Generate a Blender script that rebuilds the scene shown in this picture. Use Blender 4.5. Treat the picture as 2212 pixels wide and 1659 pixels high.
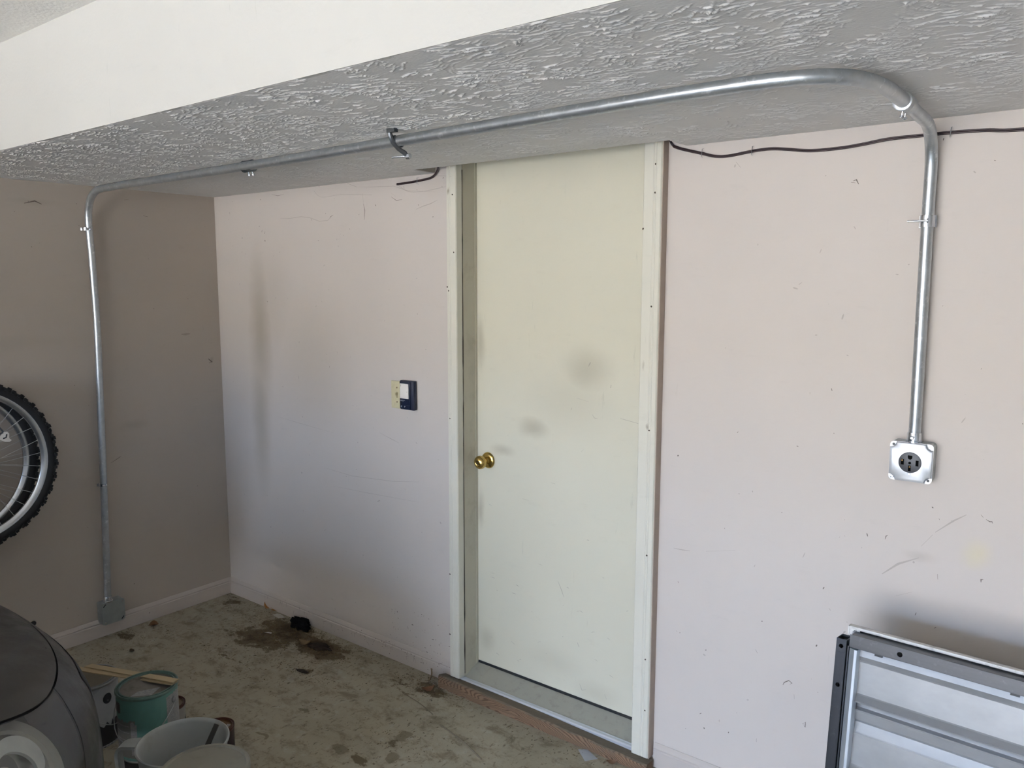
import bpy, bmesh, math, random
from mathutils import Vector, Matrix, noise

# ---------------------------------------------------------------- clear
for o in list(bpy.data.objects): bpy.data.objects.remove(o)
scn = bpy.context.scene
C = scn.collection
PI = math.pi

# ---------------------------------------------------------------- camera
cam_d = bpy.data.cameras.new('camera'); cam = bpy.data.objects.new('camera', cam_d); C.objects.link(cam)
yaw, pit, rol = 0.6577686, -0.128177, 0.0018223
fwd = Vector((-math.sin(yaw)*math.cos(pit), math.cos(yaw)*math.cos(pit), math.sin(pit)))
r0 = Vector((math.cos(yaw), math.sin(yaw), 0)); u0 = r0.cross(fwd)
rt = math.cos(rol)*r0+math.sin(rol)*u0; up = -math.sin(rol)*r0+math.cos(rol)*u0
M = Matrix((rt, up, -fwd)).transposed().to_4x4(); M.translation = Vector((3.665164, -2.311688, 1.639406))
cam.matrix_world = M
cam_d.sensor_width = 36; cam_d.sensor_fit = 'HORIZONTAL'; cam_d.lens = 36*1727.106/2212; cam_d.clip_start = .02
scn.camera = cam

# ---------------------------------------------------------------- light and exposure
scn.view_settings.view_transform = 'Standard'; scn.view_settings.look = 'None'
scn.view_settings.gamma = 1; scn.view_settings.use_curve_mapping = False
scn.view_settings.exposure = 2.38
w = bpy.data.worlds.new('sky'); scn.world = w; w.use_nodes = True
bg = w.node_tree.nodes['Background']; bg.inputs[0].default_value = (.45, .64, 1.0, 1); bg.inputs[1].default_value = 5.6
sd = bpy.data.lights.new('sun', 'SUN'); sun = bpy.data.objects.new('sun', sd); C.objects.link(sun)
sd.energy = 18.5; sd.angle = .01; sd.color = (1, .93, .84); sun.rotation_euler = (math.radians(-34), math.radians(12), 0)
OPX0, OPX1, OPY, OPZ = .1, 4.3, -6.3, 2.15
pd = bpy.data.lights.new('opening_portal', 'AREA'); po = bpy.data.objects.new('opening_portal', pd); C.objects.link(po)
pd.shape = 'RECTANGLE'; pd.size = OPX1-OPX0; pd.size_y = OPZ; po.location = ((OPX0+OPX1)/2, OPY+.01, OPZ/2)
po.rotation_euler = (PI/2, 0, 0); pd.cycles.is_portal = True

# ---------------------------------------------------------------- materials
def N(nt, t, **k):
    n = nt.nodes.new(t)
    for a, b in k.items():
        if a.startswith('i_'): n.inputs[a[2:].replace('_', ' ')].default_value = b
        else: setattr(n, a, b)
    return n
def mathn(nt, op, a, b=None, clamp=False):
    n = nt.nodes.new('ShaderNodeMath'); n.operation = op; n.use_clamp = clamp
    for i, v in enumerate((a, b)):
        if v is None: continue
        if isinstance(v, (int, float)): n.inputs[i].default_value = v
        else: nt.links.new(v, n.inputs[i])
    return n.outputs[0]
def mixc(nt, fac, a, b, mode='MIX'):
    n = nt.nodes.new('ShaderNodeMix'); n.data_type = 'RGBA'; n.blend_type = mode
    for i, v in ((0, fac), (6, a), (7, b)):
        if isinstance(v, (int, float)): n.inputs[i].default_value = v
        elif isinstance(v, tuple): n.inputs[i].default_value = (*v[:3], 1)
        else: nt.links.new(v, n.inputs[i])
    return n.outputs[2]
def sstep(nt, x, a, b):
    n = nt.nodes.new('ShaderNodeMapRange'); n.interpolation_type = 'SMOOTHSTEP'
    nt.links.new(x, n.inputs[0]); n.inputs[1].default_value = a; n.inputs[2].default_value = b
    return n.outputs[0]
def noisen(nt, vec, scale, detail=3, rough=.5, dist=0):
    n = N(nt, 'ShaderNodeTexNoise'); nt.links.new(vec, n.inputs['Vector'])
    n.inputs['Scale'].default_value = scale; n.inputs['Detail'].default_value = detail
    n.inputs['Roughness'].default_value = rough; n.inputs['Distortion'].default_value = dist
    return n.outputs[0]
def mapped(nt, vec, scale=(1, 1, 1), rot=(0, 0, 0), loc=(0, 0, 0)):
    n = N(nt, 'ShaderNodeMapping'); nt.links.new(vec, n.inputs[0])
    n.inputs[1].default_value = loc; n.inputs[2].default_value = rot; n.inputs[3].default_value = scale
    return n.outputs[0]
def base(name, col, rough=.6, metal=0, spec=.5):
    m = bpy.data.materials.new(name); m.use_nodes = True; nt = m.node_tree
    b = nt.nodes['Principled BSDF']; b.inputs['Base Color'].default_value = (*col, 1)
    b.inputs['Roughness'].default_value = rough; b.inputs['Metallic'].default_value = metal
    b.inputs['Specular IOR Level'].default_value = spec
    tc = N(nt, 'ShaderNodeTexCoord')
    return m, nt, b, tc.outputs['Object']
def bump(nt, b, h, strength=.3, dist=.001):
    n = N(nt, 'ShaderNodeBump'); n.inputs['Strength'].default_value = strength; n.inputs['Distance'].default_value = dist
    nt.links.new(h, n.inputs['Height']); nt.links.new(n.outputs[0], b.inputs['Normal'])
def simple(name, col, rough=.6, metal=0, var=.12, scale=30, bmp=0, spec=.5, dirt=None):
    m, nt, b, co = base(name, col, rough, metal, spec)
    n = noisen(nt, co, scale, 4, .6)
    dk = tuple(c*(1-var) for c in col); lt = tuple(min(1, c*(1+var)) for c in col)
    c = mixc(nt, n, dk, lt)
    if dirt:
        c = mixc(nt, mathn(nt, 'MULTIPLY', sstep(nt, noisen(nt, co, dirt[1], 5, .65), .5, .72), dirt[2]), c, dirt[0])
    nt.links.new(c, b.inputs['Base Color'])
    if rough >= .3:
        r = mathn(nt, 'ADD', mathn(nt, 'MULTIPLY', n, .2), max(.29, rough-.1)); nt.links.new(r, b.inputs['Roughness'])
    if bmp: bump(nt, b, noisen(nt, co, scale*4, 3), .5, bmp)
    return m
def blobs(nt, co, lst, warp=.04, wscale=9):
    """soft-edged colour blots: (x,y,z, radius a, radius b in z, strength)"""
    nz = N(nt, 'ShaderNodeTexNoise'); nt.links.new(co, nz.inputs['Vector']); nz.inputs['Scale'].default_value = wscale; nz.inputs['Detail'].default_value = 4
    v = N(nt, 'ShaderNodeVectorMath', operation='MULTIPLY_ADD'); nt.links.new(nz.outputs['Color'], v.inputs[0])
    v.inputs[1].default_value = (warp,)*3; 
    s = N(nt, 'ShaderNodeVectorMath', operation='SUBTRACT'); nt.links.new(co, s.inputs[0]); s.inputs[1].default_value = (warp/2,)*3
    nt.links.new(s.outputs[0], v.inputs[2])
    tot = None
    for (x, y, z, a, bb, cc, st) in lst:
        mp = mapped(nt, v.outputs[0], (1/a, 1/bb, 1/cc), (0, 0, 0), (-x/a, -y/bb, -z/cc))
        g = N(nt, 'ShaderNodeVectorMath', operation='LENGTH'); nt.links.new(mp, g.inputs[0])
        k = mathn(nt, 'MULTIPLY', mathn(nt, 'SUBTRACT', 1, sstep(nt, g.outputs['Value'], .0, 1.15)), st, st > 1)
        tot = k if tot is None else mathn(nt, 'MAXIMUM', tot, k)
    return tot

def wall_mat(name, col, dark_blots, blot_col=(.30, .26, .2), bmp=.0006, yellow=None):
    m, nt, b, co = base(name, col, .62, 0, .35)
    c = mixc(nt, noisen(nt, co, 1.6, 4, .55), tuple(x*.95 for x in col), tuple(min(1, x*1.05) for x in col))
    c = mixc(nt, mathn(nt, 'MULTIPLY', sstep(nt, noisen(nt, mapped(nt, co, (3, 3, 9)), 3, 6, .7), .56, .78), .22), c, tuple(x*.78 for x in col))
    c = mixc(nt, mathn(nt, 'MULTIPLY', sstep(nt, noisen(nt, mapped(nt, co, (20, 20, 3)), 2, 4, .7), .66, .76), .25), c, tuple(x*.6 for x in col))
    if dark_blots: c = mixc(nt, blobs(nt, co, dark_blots), c, blot_col)
    if yellow: c = mixc(nt, blobs(nt, co, yellow), c, (.66, .58, .30))
    nt.links.new(c, b.inputs['Base Color'])
    h = mathn(nt, 'ADD', noisen(nt, co, 90, 3), mathn(nt, 'MULTIPLY', noisen(nt, co, 6, 2), 3))
    bump(nt, b, h, .5, bmp)
    return m

def stomp(name, col, dist):
    """knock-down plaster: short curved ridges in fans, each fan with its own direction"""
    m, nt, b, co = base(name, col, .75, 0, .3)
    co2 = mapped(nt, co, (1, 1, 0))
    wn = N(nt, 'ShaderNodeTexNoise'); nt.links.new(co2, wn.inputs['Vector']); wn.inputs['Scale'].default_value = 5; wn.inputs['Detail'].default_value = 3
    wv = N(nt, 'ShaderNodeVectorMath', operation='MULTIPLY_ADD'); nt.links.new(wn.outputs['Color'], wv.inputs[0]); wv.inputs[1].default_value = (.10, .10, 0); nt.links.new(co2, wv.inputs[2])
    height = None
    for (vs, sx, sy, off, th) in ((4.5, 14, 62, 0, .43), (6.5, 17, 80, 3.7, .46)):
        vo = N(nt, 'ShaderNodeTexVoronoi'); vo.inputs['Scale'].default_value = vs
        nt.links.new(mapped(nt, wv.outputs[0], loc=(off, off, 0)), vo.inputs['Vector'])
        sp = N(nt, 'ShaderNodeSeparateColor'); nt.links.new(vo.outputs['Color'], sp.inputs[0])
        ang = mathn(nt, 'MULTIPLY', mathn(nt, 'SUBTRACT', sp.outputs[0], .5), 1.9)
        rn = N(nt, 'ShaderNodeVectorRotate', rotation_type='Z_AXIS'); nt.links.new(wv.outputs[0], rn.inputs['Vector']); nt.links.new(ang, rn.inputs['Angle'])
        mp = mapped(nt, rn.outputs[0], (sx, sy, 1), loc=(off, off*2, off))
        n1 = noisen(nt, mp, 1, 3, .6, .35)
        ridge = mathn(nt, 'SUBTRACT', 1, mathn(nt, 'MULTIPLY', mathn(nt, 'ABSOLUTE', mathn(nt, 'SUBTRACT', n1, .5)), 13), True)
        msk = sstep(nt, noisen(nt, mapped(nt, co2, loc=(off, 0, 0)), 26, 3, .6), th, th+.12)
        hh = mathn(nt, 'MULTIPLY', mathn(nt, 'POWER', ridge, 1.3), msk)
        height = hh if height is None else mathn(nt, 'MAXIMUM', height, hh)
    fine = noisen(nt, co2, 160, 3, .6)
    h = mathn(nt, 'ADD', height, mathn(nt, 'MULTIPLY', fine, .16))
    bump(nt, b, h, 1.0, dist)
    c = mixc(nt, noisen(nt, co, 2, 3), tuple(x*.95 for x in col), tuple(x*1.04 for x in col))
    nt.links.new(c, b.inputs['Base Color'])
    return m

def galv(name, col, rough=.33, streak=(60, 60, 4), metal=.85, flake=.3):
    m, nt, b, co = base(name, col, rough, metal)
    n = noisen(nt, mapped(nt, co, streak), 1.2, 4, .65)
    c = mixc(nt, n, tuple(x*.7 for x in col), tuple(min(1, x*1.2) for x in col))
    c = mixc(nt, mathn(nt, 'MULTIPLY', sstep(nt, noisen(nt, co, 55, 4, .7), .56, .7), flake), c, (.75, .77, .78))
    nt.links.new(c, b.inputs['Base Color'])
    if rough >= .28: nt.links.new(mathn(nt, 'ADD', mathn(nt, 'MULTIPLY', n, .16), max(.285, rough-.08)), b.inputs['Roughness'])
    return m

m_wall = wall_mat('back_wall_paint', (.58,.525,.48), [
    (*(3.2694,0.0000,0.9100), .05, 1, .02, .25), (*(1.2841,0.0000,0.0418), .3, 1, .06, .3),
    (*(1.5037,0.0000,2.0046), .09, 1, .06, .12), (.345, 0, 1.40, .105, 1, .46, .62), (.325, 0, .98, .085, 1, .45, .55), (.42, 0, 1.55, .22, 1, .35, .16), (.75, 0, 1.25, .30, 1, .40, .22)], yellow=[(*(3.3955,0.0000,0.9436), .045, 1, .05, .35)])  # soft darker upright band near the corner, with wider faint patches around it
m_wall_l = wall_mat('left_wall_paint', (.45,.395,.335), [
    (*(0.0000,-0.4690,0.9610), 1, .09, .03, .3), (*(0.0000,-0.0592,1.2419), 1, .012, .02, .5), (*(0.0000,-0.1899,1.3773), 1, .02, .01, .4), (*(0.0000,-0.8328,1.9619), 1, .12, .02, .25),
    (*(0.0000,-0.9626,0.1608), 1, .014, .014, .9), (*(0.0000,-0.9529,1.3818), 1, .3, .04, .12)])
m_plain = wall_mat('garage_drywall_paint', (.40,.37,.33), [])
m_beam = wall_mat('white_beam_paint', (.49, .48, .445), [], bmp=.0012)
m_ceil = stomp('stomped_ceiling_plaster', (.70,.68,.655), .012)
m_relief = simple('ceiling_plaster', (.70,.68,.655), .75, var=.04, scale=3)
m_notch = simple('cut_plasterboard_edge', (.40, .36, .29), .8, var=.15, scale=20)
m_trim = wall_mat('cream_trim_paint', (.64, .615, .525), [(*(1.5999,-0.0350,1.9743), .008, 1, .018, .9), (*(2.4610,-0.0350,1.1694), .006, 1, .012, .8), (*(2.4391,-0.0350,1.3705), .006, 1, .02, .5)])
m_base = wall_mat('baseboard_paint', (.52, .465, .42), [])
m_door = wall_mat('cream_door_paint', (.63, .60, .485), [
    (*(2.1443,0.0850,1.3246), .13, 1, .10, .34), (*(1.9219,0.0850,1.0900), .085, 1, .05, .42), (*(1.7664,0.0850,0.9861), .07, 1, .03, .34), (*(1.6529,0.0850,1.3998), .03, 1, .12, .35),  # the blot beside the knob is its shade, painted into the door colour
    (*(1.6548,0.0850,0.7284), .025, 1, .09, .4), (*(2.0668,0.0850,1.2007), .22, 1, .16, .14), (*(1.6870,0.0850,0.1893), .05, 1, .06, .25), (*(2.2140,0.0850,0.1247), .12, 1, .06, .18), (*(2.0265,0.0850,0.1936), .16, 1, .07, .12)],
    (.22, .19, .13))
m_jamb = simple('jamb_paint', (.48, .45, .355), .55, var=.06, scale=8, dirt=((.3, .27, .2), 14, .3))
m_thr = simple('grey_threshold_paint', (.35, .34, .285), .6, var=.08, scale=14, dirt=((.14, .12, .09), 30, .25), bmp=.0004)
m_alu = galv('aluminium_strip', (.72, .75, .80), .34, (2, 80, 80), .5, 0)
m_galv = galv('galvanised_conduit', (.50, .53, .55), .3, (30, 30, 30), .85, .7)
m_zinc = galv('bright_zinc', (.70, .73, .78), .2, (40, 40, 40), .95)
m_box = galv('galvanised_box_steel', (.42, .44, .43), .42, (25, 25, 25), .75)
m_cover = galv('bright_cover_steel', (.62, .64, .67), .38, (18, 18, 18), .55, .1)
m_strap = simple('dark_zinc_strap', (.14, .15, .16), .35, .8, scale=50)
m_black = simple('black_plastic', (.018, .018, .02), .35)
m_grayplastic = simple('receptacle_plastic', (.075, .078, .088), .4)
m_copper = simple('brass_contact', (.22, .12, .03), .5, .5)
m_brass = galv('brass', (.62, .43, .14), .2, (20, 20, 20), 1.0, .05)
m_ivory = simple('ivory_plastic', (.62, .56, .36), .4, scale=12, dirt=((.4, .33, .2), 40, .4))
m_navy = simple('navy_black_plastic', (.018, .022, .045), .35, scale=20)
m_white = simple('white_plastic', (.78, .74, .68), .4, scale=15)
m_cord = simple('brown_cord', (.035, .02, .022), .4)
m_floor = None

def floor_mat():
    m, nt, b, co = base('stained_concrete', (.3, .28, .24), .75, 0, .3)
    c = mixc(nt, noisen(nt, co, 2.2, 6, .65), (.265, .228, .155), (.46, .415, .315))
    c = mixc(nt, mathn(nt, 'MULTIPLY', sstep(nt, noisen(nt, mapped(nt, co, (1, 1.6, 1), (0, 0, .5)), 9, 7, .75, .25), .48, .66), .6), c, (.13, .10, .055))
    c = mixc(nt, mathn(nt, 'MULTIPLY', sstep(nt, noisen(nt, mapped(nt, co, (2, 1, 1), (0, 0, -.4)), 28, 7, .75, .3), .55, .66), .75), c, (.10, .075, .045))
    c = mixc(nt, mathn(nt, 'MULTIPLY', sstep(nt, noisen(nt, co, 19, 5, .6), .56, .7), .35), c, (.46, .435, .37))
    bl = blobs(nt, co, [(*(0.6398,-0.1234,0.0000), .26, .15, 1, 1.2), (*(0.8939,-0.1377,0.0000), .22, .12, 1, 1.25), (*(0.6001,-0.2477,0.0000), .28, .13, 1, .95), (*(0.1191,-0.0785,0.0000), .12, .10, 1, .55),
        (*(1.5435,-0.1003,0.0000), .12, .07, 1, .85), (*(0.0886,-0.6155,0.0000), .12, .06, 1, .8), (*(1.0195,-0.3124,0.0000), .1, .04, 1, .8), (*(1.6880,-0.4452,0.0000), .09, .03, 1, .6),
        (*(1.6813,-0.5925,0.0000), .10, .05, 1, .7), (*(0.6451,-0.4444,0.0000), .2, .03, 1, .6), (*(1.8324,-0.3329,0.0000), .05, .03, 1, .4), (*(1.4132,-0.1545,0.0000), .2, .08, 1, .5)], .13, 14)
    fr_ = noisen(nt, mapped(nt, co, (1, 1.3, 1), (0, 0, .35)), 17, 7, .72, .2)
    fr2 = mathn(nt, 'ADD', bl, mathn(nt, 'MULTIPLY', mathn(nt, 'SUBTRACT', fr_, .5), 2.2))
    c = mixc(nt, mathn(nt, 'MULTIPLY', sstep(nt, fr2, .42, .62), .85), c, (.105, .072, .032))
    c = mixc(nt, mathn(nt, 'MULTIPLY', sstep(nt, fr2, .8, 1.15), .8), c, (.045, .030, .015))
    sp = blobs(nt, co, [(*(1.2822,-0.7234,0.0000), .05, .012, 1, 1), (*(1.5816,-0.6003,0.0000), .07, .04, 1, 1), (*(1.6931,-0.4039,0.0000), .03, .06, 1, 1), (*(1.2666,-0.5159,0.0000), .035, .012, 1, 1), (*(1.7633,-0.5287,0.0000), .03, .05, 1, 1)], .09, 11)
    c = mixc(nt, mathn(nt, 'MULTIPLY', sstep(nt, sp, .25, .45), .6), c, (.125, .095, .05))
    nt.links.new(c, b.inputs['Base Color'])
    bump(nt, b, noisen(nt, co, 45, 6, .7), .6, .004)
    return m
m_floor = floor_mat()

def wood_mat():
    m, nt, b, co = base('weathered_fir', (.2, .12, .07), .75, 0, .3)
    mp = mapped(nt, co, (1.6, 9, 9), loc=(-1.6*2.02, 0, -.1))
    wn = N(nt, 'ShaderNodeTexNoise'); nt.links.new(mp, wn.inputs['Vector']); wn.inputs['Scale'].default_value = 2.2; wn.inputs['Detail'].default_value = 2
    v = N(nt, 'ShaderNodeVectorMath', operation='MULTIPLY_ADD'); nt.links.new(wn.outputs['Color'], v.inputs[0]); v.inputs[1].default_value = (.3, .3, .3); nt.links.new(mp, v.inputs[2])
    g = N(nt, 'ShaderNodeVectorMath', operation='LENGTH'); nt.links.new(v.outputs[0], g.inputs[0])
    s = mathn(nt, 'SINE', mathn(nt, 'MULTIPLY', g.outputs['Value'], 270))
    k = sstep(nt, s, -.2, .9)
    c = mixc(nt, mathn(nt, 'MULTIPLY', k, .7), (.23, .145, .088), (.075, .042, .024))
    c = mixc(nt, mathn(nt, 'MULTIPLY', sstep(nt, noisen(nt, co, 14, 5, .7), .5, .7), .5), c, (.14, .11, .08))
    ge = N(nt, 'ShaderNodeNewGeometry'); sx_ = N(nt, 'ShaderNodeSeparateXYZ'); nt.links.new(ge.outputs['True Normal'], sx_.inputs[0])
    c = mixc(nt, mathn(nt, 'MULTIPLY', sstep(nt, sx_.outputs[2], .5, .9), .85), c, (.15, .125, .09))
    nt.links.new(c, b.inputs['Base Color']); bump(nt, b, k, .4, .0015)
    return m
m_wood = wood_mat()

# ---------------------------------------------------------------- mesh helpers
def bmnew(): return bmesh.new()
def obj(name, bm, mat, parent=None, smooth=False, recalc=True):
    if recalc: bmesh.ops.recalc_face_normals(bm, faces=bm.faces)
    me = bpy.data.meshes.new(name); bm.to_mesh(me); bm.free()
    mats = mat if isinstance(mat, (list, tuple)) else [mat]
    for mm in mats: me.materials.append(mm)
    if smooth:
        me.polygons.foreach_set('use_smooth', [True]*len(me.polygons))
        if smooth != 'all':
            me.set_sharp_from_angle(angle=math.radians(38))
    o = bpy.data.objects.new(name, me); C.objects.link(o)
    if parent: o.parent = parent; o.matrix_parent_inverse = Matrix()
    return o
def thing(name, label, cat, loc=(0, 0, 0), rot=(0, 0, 0), group=None):
    o = bpy.data.objects.new(name, None); C.objects.link(o); o.location = loc; o.rotation_euler = rot
    o.empty_display_size = .05
    return tag(o, label, cat, group)
def tag(o, label, cat=None, group=None):
    o['label'] = label
    if cat: o['category'] = cat
    if group: o['group'] = group
    return o
def struct(o, label, cat):
    o['kind'] = 'structure'; o['label'] = label; o['category'] = cat; return o
def box(bm, a, b, bev=0, M=None, mi=0):
    x0, y0, z0 = a; x1, y1, z1 = b
    vs = [bm.verts.new(p) for p in ((x0,y0,z0),(x1,y0,z0),(x1,y1,z0),(x0,y1,z0),(x0,y0,z1),(x1,y0,z1),(x1,y1,z1),(x0,y1,z1))]
    fs = [bm.faces.new([vs[i] for i in f]) for f in ((0,3,2,1),(4,5,6,7),(0,1,5,4),(1,2,6,5),(2,3,7,6),(3,0,4,7))]
    for f in fs: f.material_index = mi
    geo = vs
    if bev:
        es = list({e for f in fs for e in f.edges})
        r = bmesh.ops.bevel(bm, geom=es, offset=bev, segments=2, profile=.5, affect='EDGES')
        geo = list({v for f in r['faces'] for v in f.verts} | {v for v in vs if v.is_valid})
    if M is not None: bmesh.ops.transform(bm, matrix=M, verts=[v for v in geo if v.is_valid])
    return geo
def frame_from(t, upv=None):
    t = t.normalized(); a = upv or (Vector((0, 0, 1)) if abs(t.z) < .9 else Vector((1, 0, 0)))
    n = (a - t*a.dot(t)).normalized(); return n, t.cross(n)
def tube(bm, pts, r, seg=14, caps=True, upv=None):
    pts = [Vector(p) for p in pts]; n = None; rings = []
    for i, p in enumerate(pts):
        t = (pts[min(i+1, len(pts)-1)]-pts[max(i-1, 0)]).normalized()
        if n is None: n, bb = frame_from(t, upv)
        else:
            n = (n-t*n.dot(t)).normalized(); bb = t.cross(n)
        rr = r[i] if isinstance(r, (list, tuple)) else r
        rings.append([bm.verts.new(p+(n*math.cos(2*PI*k/seg)+bb*math.sin(2*PI*k/seg))*rr) for k in range(seg)])
    for a, b in zip(rings, rings[1:]):
        for k in range(seg): bm.faces.new((a[k], a[(k+1) % seg], b[(k+1) % seg], b[k]))
    if caps: bm.faces.new(rings[0][::-1]); bm.faces.new(rings[-1])
def cyl(bm, a, b, r, seg=14, r2=None): tube(bm, [a, b], [r, r if r2 is None else r2], seg)
def lathe(bm, prof, seg=32, M=None, close=False):
    rings = []
    for (r, z) in prof:
        rings.append([bm.verts.new((max(r, 1e-5)*math.cos(2*PI*k/seg), max(r, 1e-5)*math.sin(2*PI*k/seg), z)) for k in range(seg)])
    for a, b in zip(rings, rings[1:]):
        for k in range(seg): bm.faces.new((a[k], a[(k+1) % seg], b[(k+1) % seg], b[k]))
    if close: 
        a, b = rings[-1], rings[0]
        for k in range(seg): bm.faces.new((a[k], a[(k+1) % seg], b[(k+1) % seg], b[k]))
    vs = [v for r in rings for v in r]
    bmesh.ops.remove_doubles(bm, verts=vs, dist=2e-5)
    if M is not None: bmesh.ops.transform(bm, matrix=M, verts=[v for v in vs if v.is_valid])
def prism(bm, pts, d, M=None):
    """2D outline (x,y) extruded along z from 0 to d"""
    a = [bm.verts.new((x, y, 0)) for x, y in pts]; b = [bm.verts.new((x, y, d)) for x, y in pts]
    bm.faces.new(a[::-1]); bm.faces.new(b)
    for i in range(len(a)): bm.faces.new((a[i], a[(i+1) % len(a)], b[(i+1) % len(a)], b[i]))
    if M is not None: bmesh.ops.transform(bm, matrix=M, verts=a+b)
def fillet(pts, rad, n=8):
    pts = [Vector(p) for p in pts]; out = [pts[0]]
    for i in range(1, len(pts)-1):
        p = pts[i]; a = pts[i-1]-p; b = pts[i+1]-p; r = rad[i] if isinstance(rad, (list, tuple)) else rad
        d = min(r, a.length*.49, b.length*.49) if not isinstance(rad, (list, tuple)) else min(r, a.length*.98, b.length*.98)
        s, e = p+a.normalized()*d, p+b.normalized()*d
        for k in range(n+1):
            t = k/n; out.append(s*(1-t)**2+p*2*t*(1-t)+e*t*t)
    out.append(pts[-1]); return out
def crom(pts, n=6):
    pts = [Vector(p) for p in pts]; out = []
    for i in range(len(pts)-1):
        p0, p1, p2, p3 = pts[max(i-1, 0)], pts[i], pts[i+1], pts[min(i+2, len(pts)-1)]
        for k in range(n):
            t = k/n; out.append(.5*((2*p1)+(p2-p0)*t+(2*p0-5*p1+4*p2-p3)*t*t+(3*p1-p0-3*p2+p3)*t**3))
    out.append(pts[-1]); return out
def slab(name, boxes, mat, parent=None, bev=0, smooth=False):
    bm = bmnew()
    for a, b in boxes: box(bm, a, b, bev)
    return obj(name, bm, mat, parent, smooth)
RX = lambda a: Matrix.Rotation(a, 4, 'X'); RY = lambda a: Matrix.Rotation(a, 4, 'Y'); RZ = lambda a: Matrix.Rotation(a, 4, 'Z')
T = lambda *v: Matrix.Translation(Vector(v))

# ================================================================ SETTING
XR = 6.0; H = 2.05; HU = 2.365; BY = -1.235
NX0, NX1, NY = 1.505, 2.553, -.118              # notch cut in the ceiling above the door
JX0, JX1, DY = 1.640, 2.424, .085                # door opening and face of the slab
struct(slab('floor', [((-.15, OPY, -.1), (XR+.15, .3, 0))], m_floor), 'stained dirty concrete garage floor', 'floor')
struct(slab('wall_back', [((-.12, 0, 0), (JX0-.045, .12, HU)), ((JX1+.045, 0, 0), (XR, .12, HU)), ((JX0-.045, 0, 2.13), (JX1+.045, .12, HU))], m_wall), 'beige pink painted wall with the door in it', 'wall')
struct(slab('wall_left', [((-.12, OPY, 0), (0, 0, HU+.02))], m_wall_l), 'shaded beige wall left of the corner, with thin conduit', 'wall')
struct(slab('wall_right', [((XR, OPY, 0), (XR+.12, .12, HU+.02))], m_plain), 'plain painted side wall of the garage', 'wall')
struct(slab('wall_front', [((-.12, OPY-.12, 0), (OPX0, OPY, HU+.02)), ((OPX1, OPY-.12, 0), (XR+.12, OPY, HU+.02)), ((OPX0, OPY-.12, OPZ), (OPX1, OPY, HU+.02))], m_plain), 'garage front wall around the open vehicle doorway', 'wall')
struct(slab('ceiling', [((-.12, OPY-.12, HU), (XR+.12, .14, HU+.1))], wall_mat('upper_ceiling_paint', (.86, .83, .78), [], bmp=.003)), 'upper garage ceiling beyond the white beam', 'ceiling')
cl = slab('ceiling', [((-.02, BY+.012, H), (XR, NY, H+.013)), ((-.02, NY, H), (NX0, .01, H+.013)), ((NX1, NY, H), (XR, .01, H+.013))], m_ceil)
struct(cl, 'lowered grey ceiling with stomped plaster ridges', 'ceiling')
slab('beam_face', [((-.02, BY, H-.001), (XR, BY+.012, HU+.02))], m_beam, cl)['label'] = 'smooth white vertical face of the dropped ceiling'
# the cavity over the door seen through the notch
slab('notch_edge', [((NX0-.02, NY+.0006, H+.001), (NX0+.0008, -.001, HU)), ((NX1-.0008, NY+.0006, H+.001), (NX1+.02, -.001, HU)), ((NX0-.02, NY-.02, H+.001), (NX1+.02, NY+.0006, HU))], m_notch, cl)
struct(slab('driveway', [((-14, -40, -.1), (20, OPY, -.02))], simple('driveway_concrete', (.50,.45,.38), .8, var=.1, scale=1.5)), 'driveway outside the garage', 'driveway')

# unseen house row, added and sized to keep out most of the low sky
struct(slab('sky_block_houses', [((-30, -36, -.1), (40, -31, 4.9)), ((-16, -36, 4.9), (-7, -31, 6.0)), ((14, -36, 4.9), (24, -31, 5.8))], simple('sky_block_paint', (.34, .31, .26), .8, var=.2, scale=.3)), 'unseen low house row added to hold back sky light', 'house')

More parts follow.
